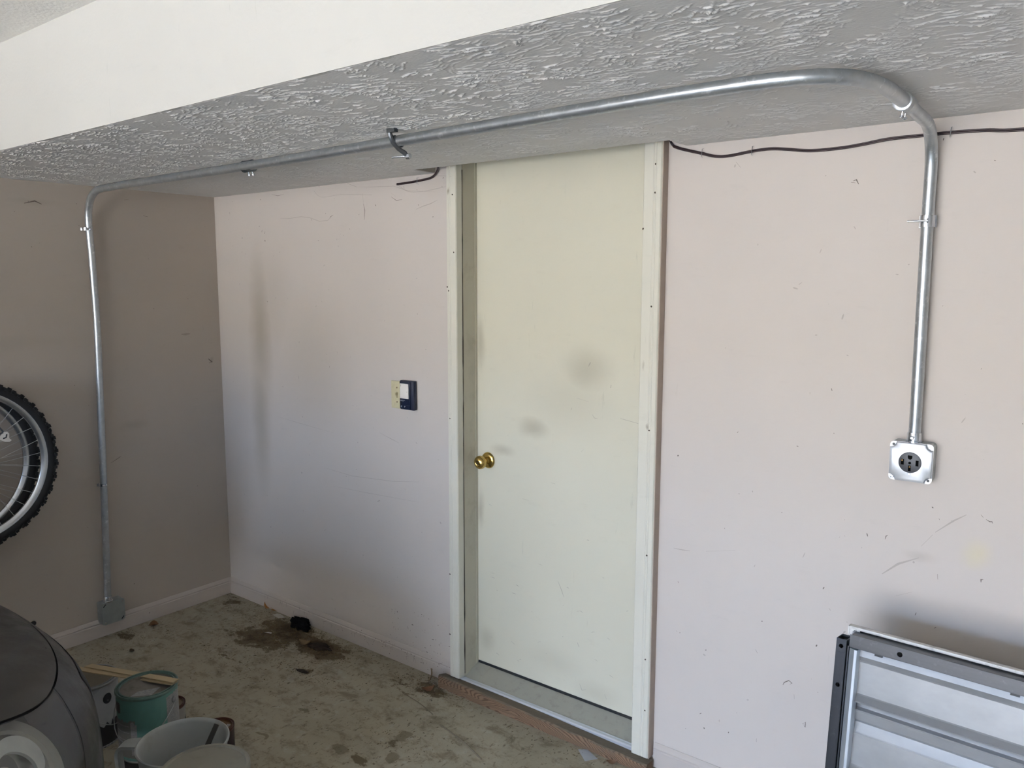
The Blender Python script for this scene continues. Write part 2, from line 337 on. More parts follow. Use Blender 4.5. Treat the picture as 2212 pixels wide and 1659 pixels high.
# hand-stomped plaster relief as real geometry over the part of the lowered ceiling in view
import numpy as np
def plaster():
    rs = np.random.RandomState(12)
    X0, X1, Y0, Y1 = .0, 3.85, BY, 0.0; dx, dy = .0010, .0013
    gx = [X0]
    while gx[-1] < X1: gx.append(gx[-1]+(.0052 if gx[-1] < 1 else .0040 if gx[-1] < 1.9 else .0030 if gx[-1] < 3.6 else .0036))
    gx = np.array(gx); ny = int((Y1-Y0)/dy); nx = len(gx)-1
    NXf = int((gx[-1]-X0)/dx)+2
    hf = np.zeros((NXf, ny+1), np.float32)          # fine raster of the strokes, sampled at the mesh columns
    sx = []; sy = []; sh = []; sw = []
    for f in range(1750):
        fx, fy = rs.uniform(X0, X1), rs.uniform(Y0, Y1); u_ = rs.rand(); a = rs.normal(.12, .38) if u_ < .72 else rs.uniform(-1.5, 1.5)
        n = rs.randint(3, 11); sp = rs.uniform(.009, .019); L0 = rs.uniform(.015, .075); bend = rs.normal(0, 8); fan = rs.normal(0, .10); amp = rs.uniform(.4, 1.0)
        for k in range(n):
            o = (k-n/2)*sp+rs.normal(0, .003); L = L0*rs.uniform(.3, 1.3); a2 = a+fan*(k-n/2)+rs.normal(0, .13); st = rs.normal(0, .014)
            m = max(8, int(L/.0011)); t = np.linspace(-.5, .5, m)
            px = t*L+st; py = o+bend*px*px+np.cumsum(rs.normal(0, .00042, m))
            qx = fx+px*np.cos(a2)-py*np.sin(a2); qy = fy+px*np.sin(a2)+py*np.cos(a2)
            h = amp*rs.uniform(.5, 1.0)*np.clip((.5-np.abs(t))*6, 0, 1)*(.45+.55*np.abs(np.sin(np.cumsum(rs.normal(.12, .22, m)))))
            sx.append(qx); sy.append(qy); sh.append(h); sw.append(np.full(m, rs.uniform(.0007, .0011)))
            if rs.rand() < .12: sx.append(qx[-2:]+.001); sy.append(qy[-2:]); sh.append(np.array([1.0, .8])*amp); sw.append(np.full(2, .0017))
    sx = np.concatenate(sx); sy = np.concatenate(sy); sh = np.concatenate(sh); sw = np.concatenate(sw)
    ix = np.round((sx-X0)/dx).astype(int); iy = np.round((sy-Y0)/dy).astype(int); flat = hf.reshape(-1)
    for a in range(-2, 3):
        for b in range(-2, 3):
            jx, jy = ix+a, iy+b; ok = (jx >= 0) & (jx < NXf) & (jy >= 0) & (jy <= ny)
            d2 = (jx*dx+X0-sx)**2+(jy*dy+Y0-sy)**2; v = (sh*np.exp(-d2/(2*sw*sw)))[ok].astype(np.float32)
            idx = (jx*(ny+1)+jy)[ok]; od = np.argsort(v, kind='stable'); flat[idx[od]] = np.maximum(flat[idx[od]], v[od])
    hh = hf[np.clip(np.round((gx-X0)/dx).astype(int), 0, NXf-1)]
    low = rs.rand(60, 20).astype(np.float32)
    g1 = np.linspace(0, 58.99, nx+1); g2 = np.linspace(0, 18.99, ny+1); i0 = g1.astype(int); j0 = g2.astype(int); fx = (g1-i0)[:, None]; fy = (g2-j0)[None, :]
    lowf = low[i0][:, j0]*(1-fx)*(1-fy)+low[i0+1][:, j0]*fx*(1-fy)+low[i0][:, j0+1]*(1-fx)*fy+low[i0+1][:, j0+1]*fx*fy
    hh = hh*(.55+.6*lowf)*.0058+lowf*.0012+rs.rand(nx+1, ny+1).astype(np.float32)*.00035
    ex = np.minimum(np.arange(nx+1)/6., 1)[:, None]; ey = np.minimum(np.minimum(np.arange(ny+1), ny-np.arange(ny+1))/4., 1)[None, :]
    calm = np.clip((-(Y0+np.arange(ny+1)*dy))/.30, .5, 1)[None, :]
    hh = hh*ex*ey*calm+.0004
    X, Y = np.meshgrid(gx, Y0+np.arange(ny+1)*dy, indexing='ij')
    co = np.stack([X, Y, H-hh], -1).reshape(-1, 3).astype(np.float32)
    I, J = np.meshgrid(np.arange(nx), np.arange(ny), indexing='ij')
    xc = (gx[:-1]+gx[1:])[:, None]/2+0*J; yc = Y0+(J+.5)*dy
    keep = ~((xc > NX0) & (xc < NX1) & (yc > NY))
    v = (I*(ny+1)+J)[keep]; q = np.stack([v, v+1, v+ny+2, v+ny+1], -1).astype(np.int32).reshape(-1)
    me = bpy.data.meshes.new('plaster_relief'); nq = len(q)//4
    me.vertices.add(len(co)); me.vertices.foreach_set('co', co.reshape(-1)); me.loops.add(len(q)); me.loops.foreach_set('vertex_index', q)
    me.polygons.add(nq); me.polygons.foreach_set('loop_start', np.arange(nq, dtype=np.int32)*4); me.polygons.foreach_set('use_smooth', np.ones(nq, bool)); me.update(calc_edges=True)
    me.materials.append(m_relief)
    o = bpy.data.objects.new('plaster_relief', me); C.objects.link(o); o.parent = cl; o['kind'] = 'stuff'; o['label'] = 'fans of raised plaster ridges'
    print('relief quads', nq)
plaster()

# baseboards: board with a bevelled top lip
def baseboard(name, a, b, nrm, label):
    bm = bmnew(); a = Vector(a); b = Vector(b); n = Vector(nrm)
    prof = [(0, .0), (.012, 0), (.012, .058), (.009, .062), (.010, .067), (.006, .076), (.002, .083), (0, .083)]
    ra = [bm.verts.new(a+n*d+Vector((0, 0, z))) for d, z in prof]; rb = [bm.verts.new(b+n*d+Vector((0, 0, z))) for d, z in prof]
    for i in range(len(prof)): j = (i+1) % len(prof); bm.faces.new((ra[i], ra[j], rb[j], rb[i]))
    bm.faces.new(ra); bm.faces.new(rb)
    return struct(obj(name, bm, m_base), label, 'baseboard')
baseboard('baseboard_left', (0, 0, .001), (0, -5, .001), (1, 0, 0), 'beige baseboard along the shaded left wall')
baseboard('baseboard_back', (.0, 0, .001), (JX0-.052, 0, .001), (0, -1, 0), 'scuffed baseboard from the corner to the door')
baseboard('baseboard_right', (2.497, 0, .001), (XR, 0, .001), (0, -1, 0), 'short baseboard right of the door frame')

# ---------------------------------------------------------------- door
d1 = bpy.data.objects.new('door_1', None); C.objects.link(d1); d1.location = (0, 0, 0)
struct(d1, 'flush cream door with brass knob, smudged around the middle', 'door')
slab('door_slab', [((JX0-.01, DY, .086), (JX1+.01, DY+.044, 2.12))], m_door, d1, bev=.002)
def casing(x0, x1, flip, z0):
    bm = bmnew()
    t = .035
    w_ = x1-x0
    pr = [(0, 0), (0, -t+.004), (.003, -t), (w_*.52, -t), (w_*.56, -t+.0015), (w_*.60, -t), (w_*.66, -t), (w_*.70, -t+.0015), (w_*.74, -t), (w_-.004, -t), (w_, -t+.004), (w_, 0)]
    if flip: pr = [(w_-a, b) for a, b in pr][::-1]
    a = [bm.verts.new((x0+x, y, z0)) for x, y in pr]; b = [bm.verts.new((x0+x, y, 2.2)) for x, y in pr]
    for i in range(len(pr)): j = (i+1) % len(pr); bm.faces.new((a[i], a[j], b[j], b[i]))
    bm.faces.new(a[::-1]); bm.faces.new(b)
    return obj('door_casing', bm, m_trim, d1)
c1 = casing(1.590, JX0, True, .05); c2 = casing(JX1, 2.488, False, .036)
# beige painted outer edge of the right casing
slab('casing_edge', [((2.4885, -.034, .036), (2.4915, 0, 2.2))], simple('beige_edge_paint', (.42, .34, .28), .7), c2)
slab('door_jamb', [((JX0-.044, .002, .047), (JX0, DY, 2.2)), ((JX1, .002, .047), (JX1+.044, DY, 2.2)), ((JX0, .002, 2.12), (JX1, DY, 2.2))], m_jamb, d1)
slab('door_jamb', [((JX0-.001, DY-.012, .05), (JX0+.002, DY, 2.12))], m_jamb, d1)['label'] = 'thin stop strip against the slab'
# cracked paint line between casing and jamb
bm = bmnew(); rnd = random.Random(4); z = .06; pts = []
while z < 2.1:
    pts.append((z, .0006+.0011*rnd.random()*(1 if rnd.random() < .7 else 2.2))); z += .03+rnd.random()*.05
for (z0, w0), (z1, w1) in zip(pts, pts[1:]):
    vs = [bm.verts.new(p) for p in ((JX0+.0006, -.0005-w0, z0), (JX0+.0006, .0015+w0, z0), (JX0+.0006, .0015+w1, z1), (JX0+.0006, -.0005-w1, z1))]; bm.faces.new(vs)
obj('paint_crack', bm, simple('dark_gap', (.05, .04, .03), .9), d1)
# threshold, metal strip, rough sill board
bm = bmnew(); prism(bm, [(-.004, .0), (-.004, .044), (DY-.003, .0765), (DY+.06, .0765), (DY+.06, 0)], JX1-JX0+.03, Matrix(((0, 0, 1, JX0-.015), (1, 0, 0, 0), (0, 1, 0, 0), (0, 0, 0, 1))))
obj('threshold', bm, m_thr, d1)
slab('weather_strip', [((JX0+.002, DY-.0015, .0760), (JX1, DY+.03, .0858))], m_black, d1)
bm = bmnew(); prism(bm, [(-.022, .001), (-.022, .044), (-.018, .0478), (-.009, .0475), (-.008, .0455), (-.006, .0455), (-.005, .0475), (-.001, .0475), (-.0005, .001)], JX1+.0-1.60, Matrix(((0, 0, 1, 1.60), (1, 0, 0, 0), (0, 1, 0, 0), (0, 0, 0, 1))))
obj('metal_strip', bm, m_alu, d1)
bm = bmnew(); nx = 40; x0, x1 = 1.556, 2.502; rings = []
rnd = random.Random(7)
for i in range(nx+1):
    x = x0+(x1-x0)*i/nx; zt = .055-.021*i/nx; j = lambda s: noise.noise(Vector((x*14, s, 3)))*.0025
    rings.append([bm.verts.new((x, -.0226, .0)), bm.verts.new((x, -.067+j(1), 0)), bm.verts.new((x, -.069+j(2), zt*.5)), bm.verts.new((x, -.067+j(3), zt-.004)), bm.verts.new((x, -.062+j(4), zt+j(5)*.6)), bm.verts.new((x, -.0226, min(.043, zt-.002)))])
for a, b in zip(rings, rings[1:]):
    for k in range(6): bm.faces.new((a[k], a[(k+1) % 6], b[(k+1) % 6], b[k]))
bm.faces.new(rings[0]); bm.faces.new(rings[-1])
sb = obj('sill_board', bm, m_wood, d1); sb['label'] = 'weathered bare wood board with swirling grain below the door'
# knob
KX, KZ = 1.697, .936
MK = T(KX, DY, KZ) @ RX(PI/2)      # local z points to -y
kn = bmnew(); lathe(kn, [(.0, .0), (.031, .0), (.0325, .002), (.031, .006), (.027, .009), (.020, .011), (.014, .0125), (.012, .020), (.0125, .028), (.015, .032)], 40, MK)
knob = obj('door_knob', kn, m_brass, d1, smooth=True); knob['label'] = 'round polished brass knob'
b2 = bmnew(); lathe(b2, [(.013, .030), (.0185, .034), (.024, .040), (.0265, .048), (.026, .056), (.022, .063), (.016, .067), (.011, .0685), (.0095, .0675), (.0, .067)], 40, MK)
obj('knob_ball', b2, m_brass, knob, smooth=True)
b3 = bmnew(); lathe(b3, [(.006, .0672), (.006, .0695), (.0, .0695)], 20, MK); obj('keyhole', b3, simple('dark_brass', (.12, .08, .03), .4, .8), knob)
# nail heads in the casings
def discs(bm, lst, n, r):
    n = Vector(n); a, b = frame_from(n)
    for p in lst:
        p = Vector(p)
        vs = [bm.verts.new(p+(a*math.cos(2*PI*k/7)+b*math.sin(2*PI*k/7))*r*(.7+.5*random.random())) for k in range(7)]; bm.faces.new(vs)
random.seed(3)
bm = bmnew(); discs(bm, [(2.4649,-0.0354,1.9987), (2.4657,-0.0354,1.9120), (2.4624,-0.0354,1.5603), (2.4648,-0.0354,1.1624), (2.4673,-0.0354,0.7454), (2.4715,-0.0354,0.3856), (2.4744,-0.0354,0.2056), (2.4266,-0.0354,1.8033), (1.5938,-0.0354,1.6161), (1.6008,-0.0354,1.6021), (1.6282,-0.0354,1.7459), (1.6234,-0.0354,1.9592), (1.6025,-0.0354,1.1092), (1.5957,-0.0354,0.4793), (1.5929,-0.0354,0.2263)], (0, 1, 0), .0032)
o = obj('nail_hole', bm, simple('nail_hole_dark', (.05, .035, .02), .9), d1); o['kind'] = 'stuff'

# ---------------------------------------------------------------- scuffs and cobwebs on the walls (thin real marks)
m_mark = simple('scuff_dirt', (.16, .13, .11), .9)
m_markl = simple('scuff_dirt_faint', (.44, .39, .35), .9)
def stroke(bm, pts, wd, n):
    pts = [Vector(p) for p in pts]; n = Vector(n); L = []
    for i, p in enumerate(pts):
        t = (pts[min(i+1, len(pts)-1)]-pts[max(i-1, 0)]).normalized(); s = n.cross(t)*wd*(.35 if i in (0, len(pts)-1) else 1)
        L.append((bm.verts.new(p+s), bm.verts.new(p-s)))
    for a, b in zip(L, L[1:]): bm.faces.new((a[0], a[1], b[1], b[0]))
nb = (0, -1, 0); e = -.0006
bmd = bmnew(); bml = bmnew()
for pts, wd in [
    ([(3.0419,-0.0006,1.9086), (3.0500,-0.0006,1.9116), (3.0566,-0.0006,1.8990)], .0018), ([(3.0481,-0.0006,1.9032), (3.0361,-0.0006,1.9053)], .001),
    ([(3.4002,-0.0006,1.0469), (3.4058,-0.0006,1.0406)], .0012), ([(3.4122,-0.0006,1.0369), (3.4207,-0.0006,1.0324), (3.4257,-0.0006,1.0334), (3.4271,-0.0006,1.0288)], .0011),
    ([(3.1777,-0.0006,0.9364), (3.1795,-0.0006,0.9460), (3.1841,-0.0006,0.9495)], .0012), ([(3.4121,-0.0006,0.8692), (3.4116,-0.0006,0.8766), (3.4167,-0.0006,0.8778)], .0016),
    ([(3.3112,-0.0006,0.8681), (3.3132,-0.0006,0.8532)], .001), ([(2.9815,-0.0006,0.3238), (2.9907,-0.0006,0.3330), (2.9901,-0.0006,0.3165), (2.9856,-0.0006,0.3238)], .0012),
    ([(2.9184,-0.0006,0.4267), (2.9222,-0.0006,0.4368), (2.9357,-0.0006,0.4471), (2.9457,-0.0006,0.4415), (2.9389,-0.0006,0.4364)], .0013), ([(2.9527,-0.0006,0.4084), (2.9548,-0.0006,0.3943)], .0008),
    ([(2.8300,-0.0006,0.5143), (2.8362,-0.0006,0.5041)], .001), ([(2.7100,-0.0006,1.9871), (2.7247,-0.0006,1.9700)], .0007), ([(2.8449,-0.0006,0.2269), (2.8454,-0.0006,0.2147)], .001),
    ([(1.0957,-0.0006,1.9576), (1.1033,-0.0006,1.9288), (1.0992,-0.0006,1.8911)], .0016), ([(1.0913,-0.0006,1.9994), (1.0957,-0.0006,1.9576)], .0007), ([(1.2615,-0.0006,1.9757), (1.2904,-0.0006,1.9594), (1.3246,-0.0006,1.9610)], .001),
    ([(0.8779,-0.0006,1.9068), (0.8843,-0.0006,1.9144), (0.9030,-0.0006,1.9213)], .001), ([(1.3335,-0.0006,2.0128), (1.3359,-0.0006,2.0018)], .0015), ([(0.9976,-0.0006,2.0474), (1.0580,-0.0006,2.0280)], .0009), ([(0.8096,-0.0006,2.0509), (0.8156,-0.0006,2.0445)], .0016),
    ([(0.1270,-0.0006,1.9740), (0.1299,-0.0006,1.9605)], .0016), ([(0.1204,-0.0006,1.9387), (0.1201,-0.0006,1.9343)], .002), ([(0.4732,-0.0006,2.0344), (0.5180,-0.0006,2.0253), (0.5596,-0.0006,2.0290)], .0008)]:
    stroke(bmd, pts, wd, nb)
for pts, wd in [
    ([(0.5294,-0.0006,1.9225), (0.5977,-0.0006,1.9194), (0.6814,-0.0006,1.9238), (0.7397,-0.0006,1.9170), (0.8090,-0.0006,1.8979), (0.8652,-0.0006,1.8994), (0.9030,-0.0006,1.9213)], .0011),
    ([(1.0580,-0.0006,2.0280), (1.1399,-0.0006,2.0224), (1.2759,-0.0006,2.0168), (1.3538,-0.0006,1.9935), (1.5039,-0.0006,1.9801)], .001), ([(1.2619,-0.0006,1.9904), (1.2881,-0.0006,1.9759)], .0009),
    ([(1.4009,-0.0006,1.9190), (1.4414,-0.0006,1.9293), (1.4787,-0.0006,1.9361), (1.5156,-0.0006,1.9480)], .0016), ([(1.4009,-0.0006,1.9190), (1.3904,-0.0006,1.9016)], .0008), ([(1.1664,-0.0006,0.9957), (1.2366,-0.0006,0.9782), (1.2833,-0.0006,0.9662)], .0013),
    ([(0.7921,-0.0006,0.7896), (0.9818,-0.0006,0.7795), (1.2460,-0.0006,0.7957), (1.3962,-0.0006,0.8174)], .0009), ([(0.8536,-0.0006,0.7125), (1.1002,-0.0006,0.7191), (1.3946,-0.0006,0.7308)], .0008), ([(0.4580,-0.0006,0.9908), (0.6334,-0.0006,0.9765), (0.8637,-0.0006,0.9598)], .0008),
    ([(3.2987,-0.0006,0.9801), (3.3397,-0.0006,1.0195), (3.3682,-0.0006,1.0410)], .0022), ([(3.2679,-0.0006,0.9356), (3.2936,-0.0006,0.9728)], .0016), ([(3.1751,-0.0006,0.8365), (3.2142,-0.0006,0.8745), (3.2643,-0.0006,0.9026)], .003),
    ([(3.2137,-0.0006,0.7833), (3.2532,-0.0006,0.8036)], .001), ([(2.5456,-0.0006,0.7778), (2.5783,-0.0006,0.7785), (2.6025,-0.0006,0.7806)], .0018), ([(2.6576,-0.0006,0.7908), (2.7529,-0.0006,0.8142)], .001)]:
    stroke(bml, pts, wd, nb)
rnd = random.Random(11)
def dots(bm, n, xr, zr, rr, k=6, inv=False):
    for _ in range(n):
        x, z = rnd.uniform(*xr), rnd.uniform(*zr); r = rnd.uniform(*rr)*(.5+rnd.random()); asp = 1+rnd.random()*1.6; an = rnd.random()*PI
        vs = []
        for q in range(k):
            a = 2*PI*q/k; px, pz = r*math.cos(a)*asp, r*math.sin(a)/asp
            vs.append(bm.verts.new((x+px*math.cos(an)-pz*math.sin(an), e, z+px*math.sin(an)+pz*math.cos(an))))
        bm.faces.new(vs)
dots(bmd, 40, (.1, 1.55), (1.75, 2.03), (.0007, .0022)); dots(bmd, 60, (.1, 1.55), (.1, 1.7), (.0006, .0016)); dots(bmd, 60, (2.55, 4), (.1, 1.3), (.0008, .0022)); dots(bmd, 14, (2.55, 4), (1.3, 2.0), (.0008, .0018))
dots(bml, 60, (.1, 1.55), (.1, 2.0), (.0015, .004)); dots(bml, 60, (2.55, 4), (.1, 2), (.0015, .004)); dots(bmd, 50, (1.2, 1.56), (.085, .25), (.0008, .0026))
o = obj('scuff_marks', bmd, m_mark, bpy.data.objects['wall_back'], recalc=False); o['kind'] = 'stuff'
o = obj('scuff_marks', bml, m_markl, bpy.data.objects['wall_back'], recalc=False); o['kind'] = 'stuff'
# dirt on the baseboard face beside the door
bm = bmnew(); rnd = random.Random(5)
for _ in range(70):
    x = 1.58-abs(rnd.gauss(0, .35)); z = rnd.uniform(.02, .078); y = -.0126
    if x < .1: continue
    r = rnd.uniform(.0006, .0020); q = [Vector((x+r*math.cos(a)*1.5, y, z+r*math.sin(a))) for a in (0, 1.2, 2.4, 3.6, 5)]
    bm.faces.new([bm.verts.new(v) for v in q])
for _ in range(30):
    x = rnd.uniform(.3, 1.56); z = rnd.uniform(.02, .06); p = Vector((x, -.0127, z)); stroke(bm, [p, p+Vector((rnd.uniform(-.01, .01), 0, rnd.uniform(.005, .02))), p+Vector((rnd.uniform(-.02, .02), 0, rnd.uniform(.01, .03)))], .0007, nb)
o = obj('grime', bm, m_mark, bpy.data.objects['baseboard_back'], recalc=False); o['kind'] = 'stuff'
# scratches on the door
bm = bmnew(); f_ = DY-.0006
for pts, wd in [
    ([(2.1561,0.0844,1.3387), (2.1617,0.0844,1.3489), (2.1654,0.0844,1.3557)], .0022), ([(2.2484,0.0844,1.2702), (2.2501,0.0844,1.2801)], .003), ([(2.0837,0.0844,1.1752), (2.0876,0.0844,1.1841)], .002), ([(2.1744,0.0844,1.1693), (2.1843,0.0844,1.1570), (2.1977,0.0844,1.1568)], .0009),
    ([(1.9985,0.0844,0.8917), (2.0174,0.0844,0.8912)], .0011), ([(2.1297,0.0844,1.0273), (2.1414,0.0844,1.0374)], .0008), ([(2.1090,0.0844,1.2216), (2.1601,0.0844,1.2129)], .0008), ([(2.2895,0.0844,1.1666), (2.3604,0.0844,1.1566)], .0016),
    ([(2.0340,0.0844,0.5184), (2.0513,0.0844,0.4863), (2.0620,0.0844,0.4617)], .0012), ([(1.8647,0.0844,0.8084), (1.8957,0.0844,0.8064)], .0009), ([(2.1244,0.0844,0.3005), (2.1328,0.0844,0.2848)], .0022), ([(1.8445,0.0844,0.1458), (1.8514,0.0844,0.1421)], .0018),
    ([(2.1370,0.0844,0.1416), (2.1476,0.0844,0.1193), (2.1659,0.0844,0.1272)], .0013), ([(2.2460,0.0844,0.1356), (2.2542,0.0844,0.1185)], .0016), ([(1.8118,0.0844,0.2157), (1.8304,0.0844,0.2075)], .0014), ([(1.9087,0.0844,1.5357), (1.9107,0.0844,1.5630)], .0005)]:
    stroke(bm, pts, wd, nb)
rnd = random.Random(9)
for _ in range(28):
    x = rnd.uniform(1.68, 2.33); z = .08+abs(rnd.gauss(0, .35)); p = Vector((x, f_, min(z, 1.4))); a = rnd.uniform(-.4, .5); L = rnd.uniform(.004, .03)
    stroke(bm, [p, p+Vector((math.cos(a)*L/2, 0, math.sin(a)*L/2+.001)), p+Vector((math.cos(a)*L, 0, math.sin(a)*L))], rnd.uniform(.0004, .001), nb)
o = obj('scratches', bm, simple('door_scratch', (.38, .35, .29), .9), d1, recalc=False); o['kind'] = 'stuff'
# marks on the left wall
bm = bmnew(); nl = (1, 0, 0)
for pts, wd in [([(0.0006,-0.3696,1.9364), (0.0006,-0.3476,1.9335)], .0016), ([(0.0006,-0.4544,2.0012), (0.0006,-0.4328,2.0049)], .001), ([(0.0006,-0.8743,1.9549), (0.0006,-0.8326,1.9675), (0.0006,-0.8064,1.9562)], .003), ([(0.0006,-0.0722,1.2476), (0.0006,-0.0525,1.2297), (0.0006,-0.0681,1.2262)], .004), ([(0.0006,-0.2096,1.3784), (0.0006,-0.1657,1.3784)], .003), ([(0.0006,-0.5168,0.2012), (0.0006,-0.5122,0.2043)], .004), ([(0.0126,-0.4574,0.0384), (0.0126,-0.4524,0.0438)], .004), ([(0.0006,-0.5871,0.8049), (0.0006,-0.5541,0.8208), (0.0006,-0.5385,0.8290)], .0012)]:
    stroke(bm, pts, wd, nl)
rnd = random.Random(2)
for _ in range(60):
    y, z, r = rnd.uniform(-1.3, -.05), rnd.uniform(.1, 2), rnd.uniform(.0005, .0018)
    bm.faces.new([bm.verts.new((.0006, y+r*math.cos(a), z+r*math.sin(a))) for a in (0, 1.2, 2.4, 3.6, 5)])
o = obj('scuff_marks', bm, simple('left_wall_scuff', (.16, .13, .11), .9), bpy.data.objects['wall_left'], recalc=False); o['kind'] = 'stuff'
bm = bmnew(); lathe(bm, [(.0, .002), (.010, .003), (.012, .001), (.012, 0)], 14, T(*(0.0000,-0.9626,0.1608)) @ RY(PI/2))
tag(obj('wall_hole', bm, m_black), 'small dark round hole in the left wall above the car hood', 'hole')

# ================================================================ CONDUIT
RC = .0147
def screws(parent, p, axis, d, L=.014, n=2, gap=.016):
    """set screws: short studs with round heads"""
    axis = Vector(axis).normalized(); d = Vector(d).normalized()
    for i in range(n):
        bm = bmnew(); q = Vector(p)+axis*(i-(n-1)/2)*gap
        tube(bm, [q, q+d*L*.55, q+d*L*.56, q+d*L*.85, q+d*L], [.0028, .0028, .0048, .0052, .003], 12)
        obj('set_screw', bm, m_zinc, parent, smooth=True)
def coupling(parent, p, axis, d, L=.05, mat=None):
    bm = bmnew(); a = Vector(axis).normalized(); p = Vector(p); h = L/2
    tube(bm, [p-a*h, p-a*h*.96, p-a*(h-.005), p-a*.003, p, p+a*.003, p+a*(h-.005), p+a*h*.96, p+a*h], [RC+.002, RC+.0052, RC+.0045, RC+.0045, RC+.0030, RC+.0045, RC+.0045, RC+.0052, RC+.002], 20)
    c = obj('coupling', bm, mat or m_galv, parent, smooth=True); screws(c, p+Vector(d).normalized()*(RC+.004), axis, d, gap=L*.45); return c
def strap(parent, p, axis, out, side, L=.016, bolt=.03, mat=None):
    """one piece clamp: band round the pipe, a tab against the wall and a long bolt"""
    a = Vector(axis).normalized(); o_ = Vector(out).normalized(); s = Vector(side).normalized(); p = Vector(p)
    bm = bmnew(); r = RC+.0012; outer = RC+.0032; pr = []
    n = 16
    A = [s*math.cos(t)+o_*math.sin(t) for t in [math.radians(-50+280*k/n) for k in range(n+1)]]
    inn = [p+v*r for v in A]; ou = [p+v*outer for v in A]
    ou[0:0] = [p+s*(outer+.003)-o_*.012]; inn[0:0] = [p+s*(outer+.001)-o_*.012]
    ou.append(p-s*(outer+.002)-o_*.012); inn.append(p-s*(outer)-o_*.012)
    va = [[bm.verts.new(q+a*h) for h in (-L/2, L/2)] for q in inn]; vb = [[bm.verts.new(q+a*h) for h in (-L/2, L/2)] for q in ou]
    for i in range(len(va)-1):
        bm.faces.new((vb[i][0], vb[i+1][0], vb[i+1][1], vb[i][1])); bm.faces.new((va[i][0], va[i][1], va[i+1][1], va[i+1][0]))
        for h in (0, 1): bm.faces.new((va[i][h], vb[i][h], vb[i+1][h], va[i+1][h]))
    c = obj('strap', bm, mat or m_zinc, parent, smooth=True)
    if bolt:
        bm = bmnew(); q = p+o_*(outer+.004)
        tube(bm, [q-s*.006, q-s*.006+s*.003, q-s*.002, q+s*bolt], [.006, .006, .0024, .0024], 10)
        obj('bolt', bm, m_zinc, c, smooth=True)
    return c
cond = thing('electrical_conduit', 'galvanised steel conduit run from wall to wall across the ceiling', 'conduit', (0, 0, 0))
ZC = H-.030
path = [(.034, -.6565, .185), (.034, -.640, .80), (.034, -.625, 1.446), (.034, -.637, 1.86), (.034, -.645, ZC), (.30, -.666, ZC), (1.29, -.682, ZC), (2.03, -.716, ZC), (2.65, -.752, ZC), (3.225, -.764, ZC), (3.246, -.045, ZC), (3.238, -.035, 1.80), (3.239, -.030, 1.235)]
left = fillet(path[:3]+[(.034, -.63, 1.75), (.034, -.640, ZC), (.42, -.668, ZC)], [0, .12, .12, .03, .17, 0], 10)
right = crom([(.42, -.668, ZC), (1.29, -.680, ZC), (2.03, -.713, ZC), (2.7076, -.750, ZC), (2.98, -.756, ZC), (3.1134, -.746, ZC), (3.1876, -.7115, ZC), (3.2261, -.655, ZC), (3.2440, -.570, ZC), (3.246, -.456, ZC), (3.243, -.301, ZC)], 8)
down = fillet([(3.243, -.301, ZC), (3.237, -.033, ZC), (3.236, -.032, 1.79), (3.239, -.031, 1.30), (3.2385, -.030, 1.235)], [0, .125, .05, .03, 0], 12)
P_all = left+right[1:]+down[1:]
for key in ():
    pass
bm = bmnew(); tube(bm, P_all, RC, 20); obj('pipe', bm, m_galv, cond, smooth=True)
coupling(cond, (1.2793,-0.6723,2.0200), (1, -.01, 0), (0, .35, -1), mat=m_strap)
coupling(cond, (3.244, -.385, ZC), (0, 1, 0), (-.1, .1, -1), .06)
strap(cond, (0.0340,-0.6442,1.8598), (0, 0, 1), (1, 0, 0), (0, -1, 0), .012, .012)
strap(cond, (0.0340,-0.6462,0.7195), (0, 0, 1), (1, 0, 0), (0, -1, 0), .012, .012)
strap(cond, (3.236, -.033, (3.2325,-0.0330,1.7917)[2]), (0, 0, 1), (0, -1, 0), (-1, 0, 0), .03, .042)
# hanger strap in the middle of the run: band bent over the pipe, hanging bolt and wing nut
hp = Vector((2.0292,-0.7124,2.0200)); hs = strap(cond, hp, (1, -.03, 0), (0, .25, -1), (0, 1, 0), .018, 0, m_strap)
bm = bmnew(); tube(bm, [hp+Vector((0, -.03, .03)), hp+Vector((0, -.026, .012)), hp+Vector((0, -.017, -.004)), hp+Vector((0, .004, -.020)), hp+Vector((.008, .020, -.030)), hp+Vector((.012, .028, -.040))], [.004, .007, .007, .006, .007, .005], 8)
obj('hanger_arm', bm, m_strap, hs, smooth=True)
bm = bmnew(); q = hp+Vector((.014, .028, -.038)); cyl(bm, q-Vector((.050, .012, 0)), q, .003, 10); cyl(bm, q-Vector((.006, .001, 0)), q+Vector((.006, .001, 0)), .0085, 6)
obj('bolt', bm, m_zinc, hs, smooth=True)
slab('ceiling_plate', [((hp.x-.004, hp.y-.036, H-.012), (hp.x+.026, hp.y-.022, H))], m_strap, hs)

# connectors into the boxes
def connector(parent, p, d, mat=m_zinc):
    p = Vector(p); d = Vector(d)
    bm = bmnew(); tube(bm, [p, p+d*.005, p+d*.006, p+d*.022, p+d*.026], [.0205, .0205, .0175, .0175, .0165], 20)
    return obj('connector', bm, mat, parent, smooth=True)

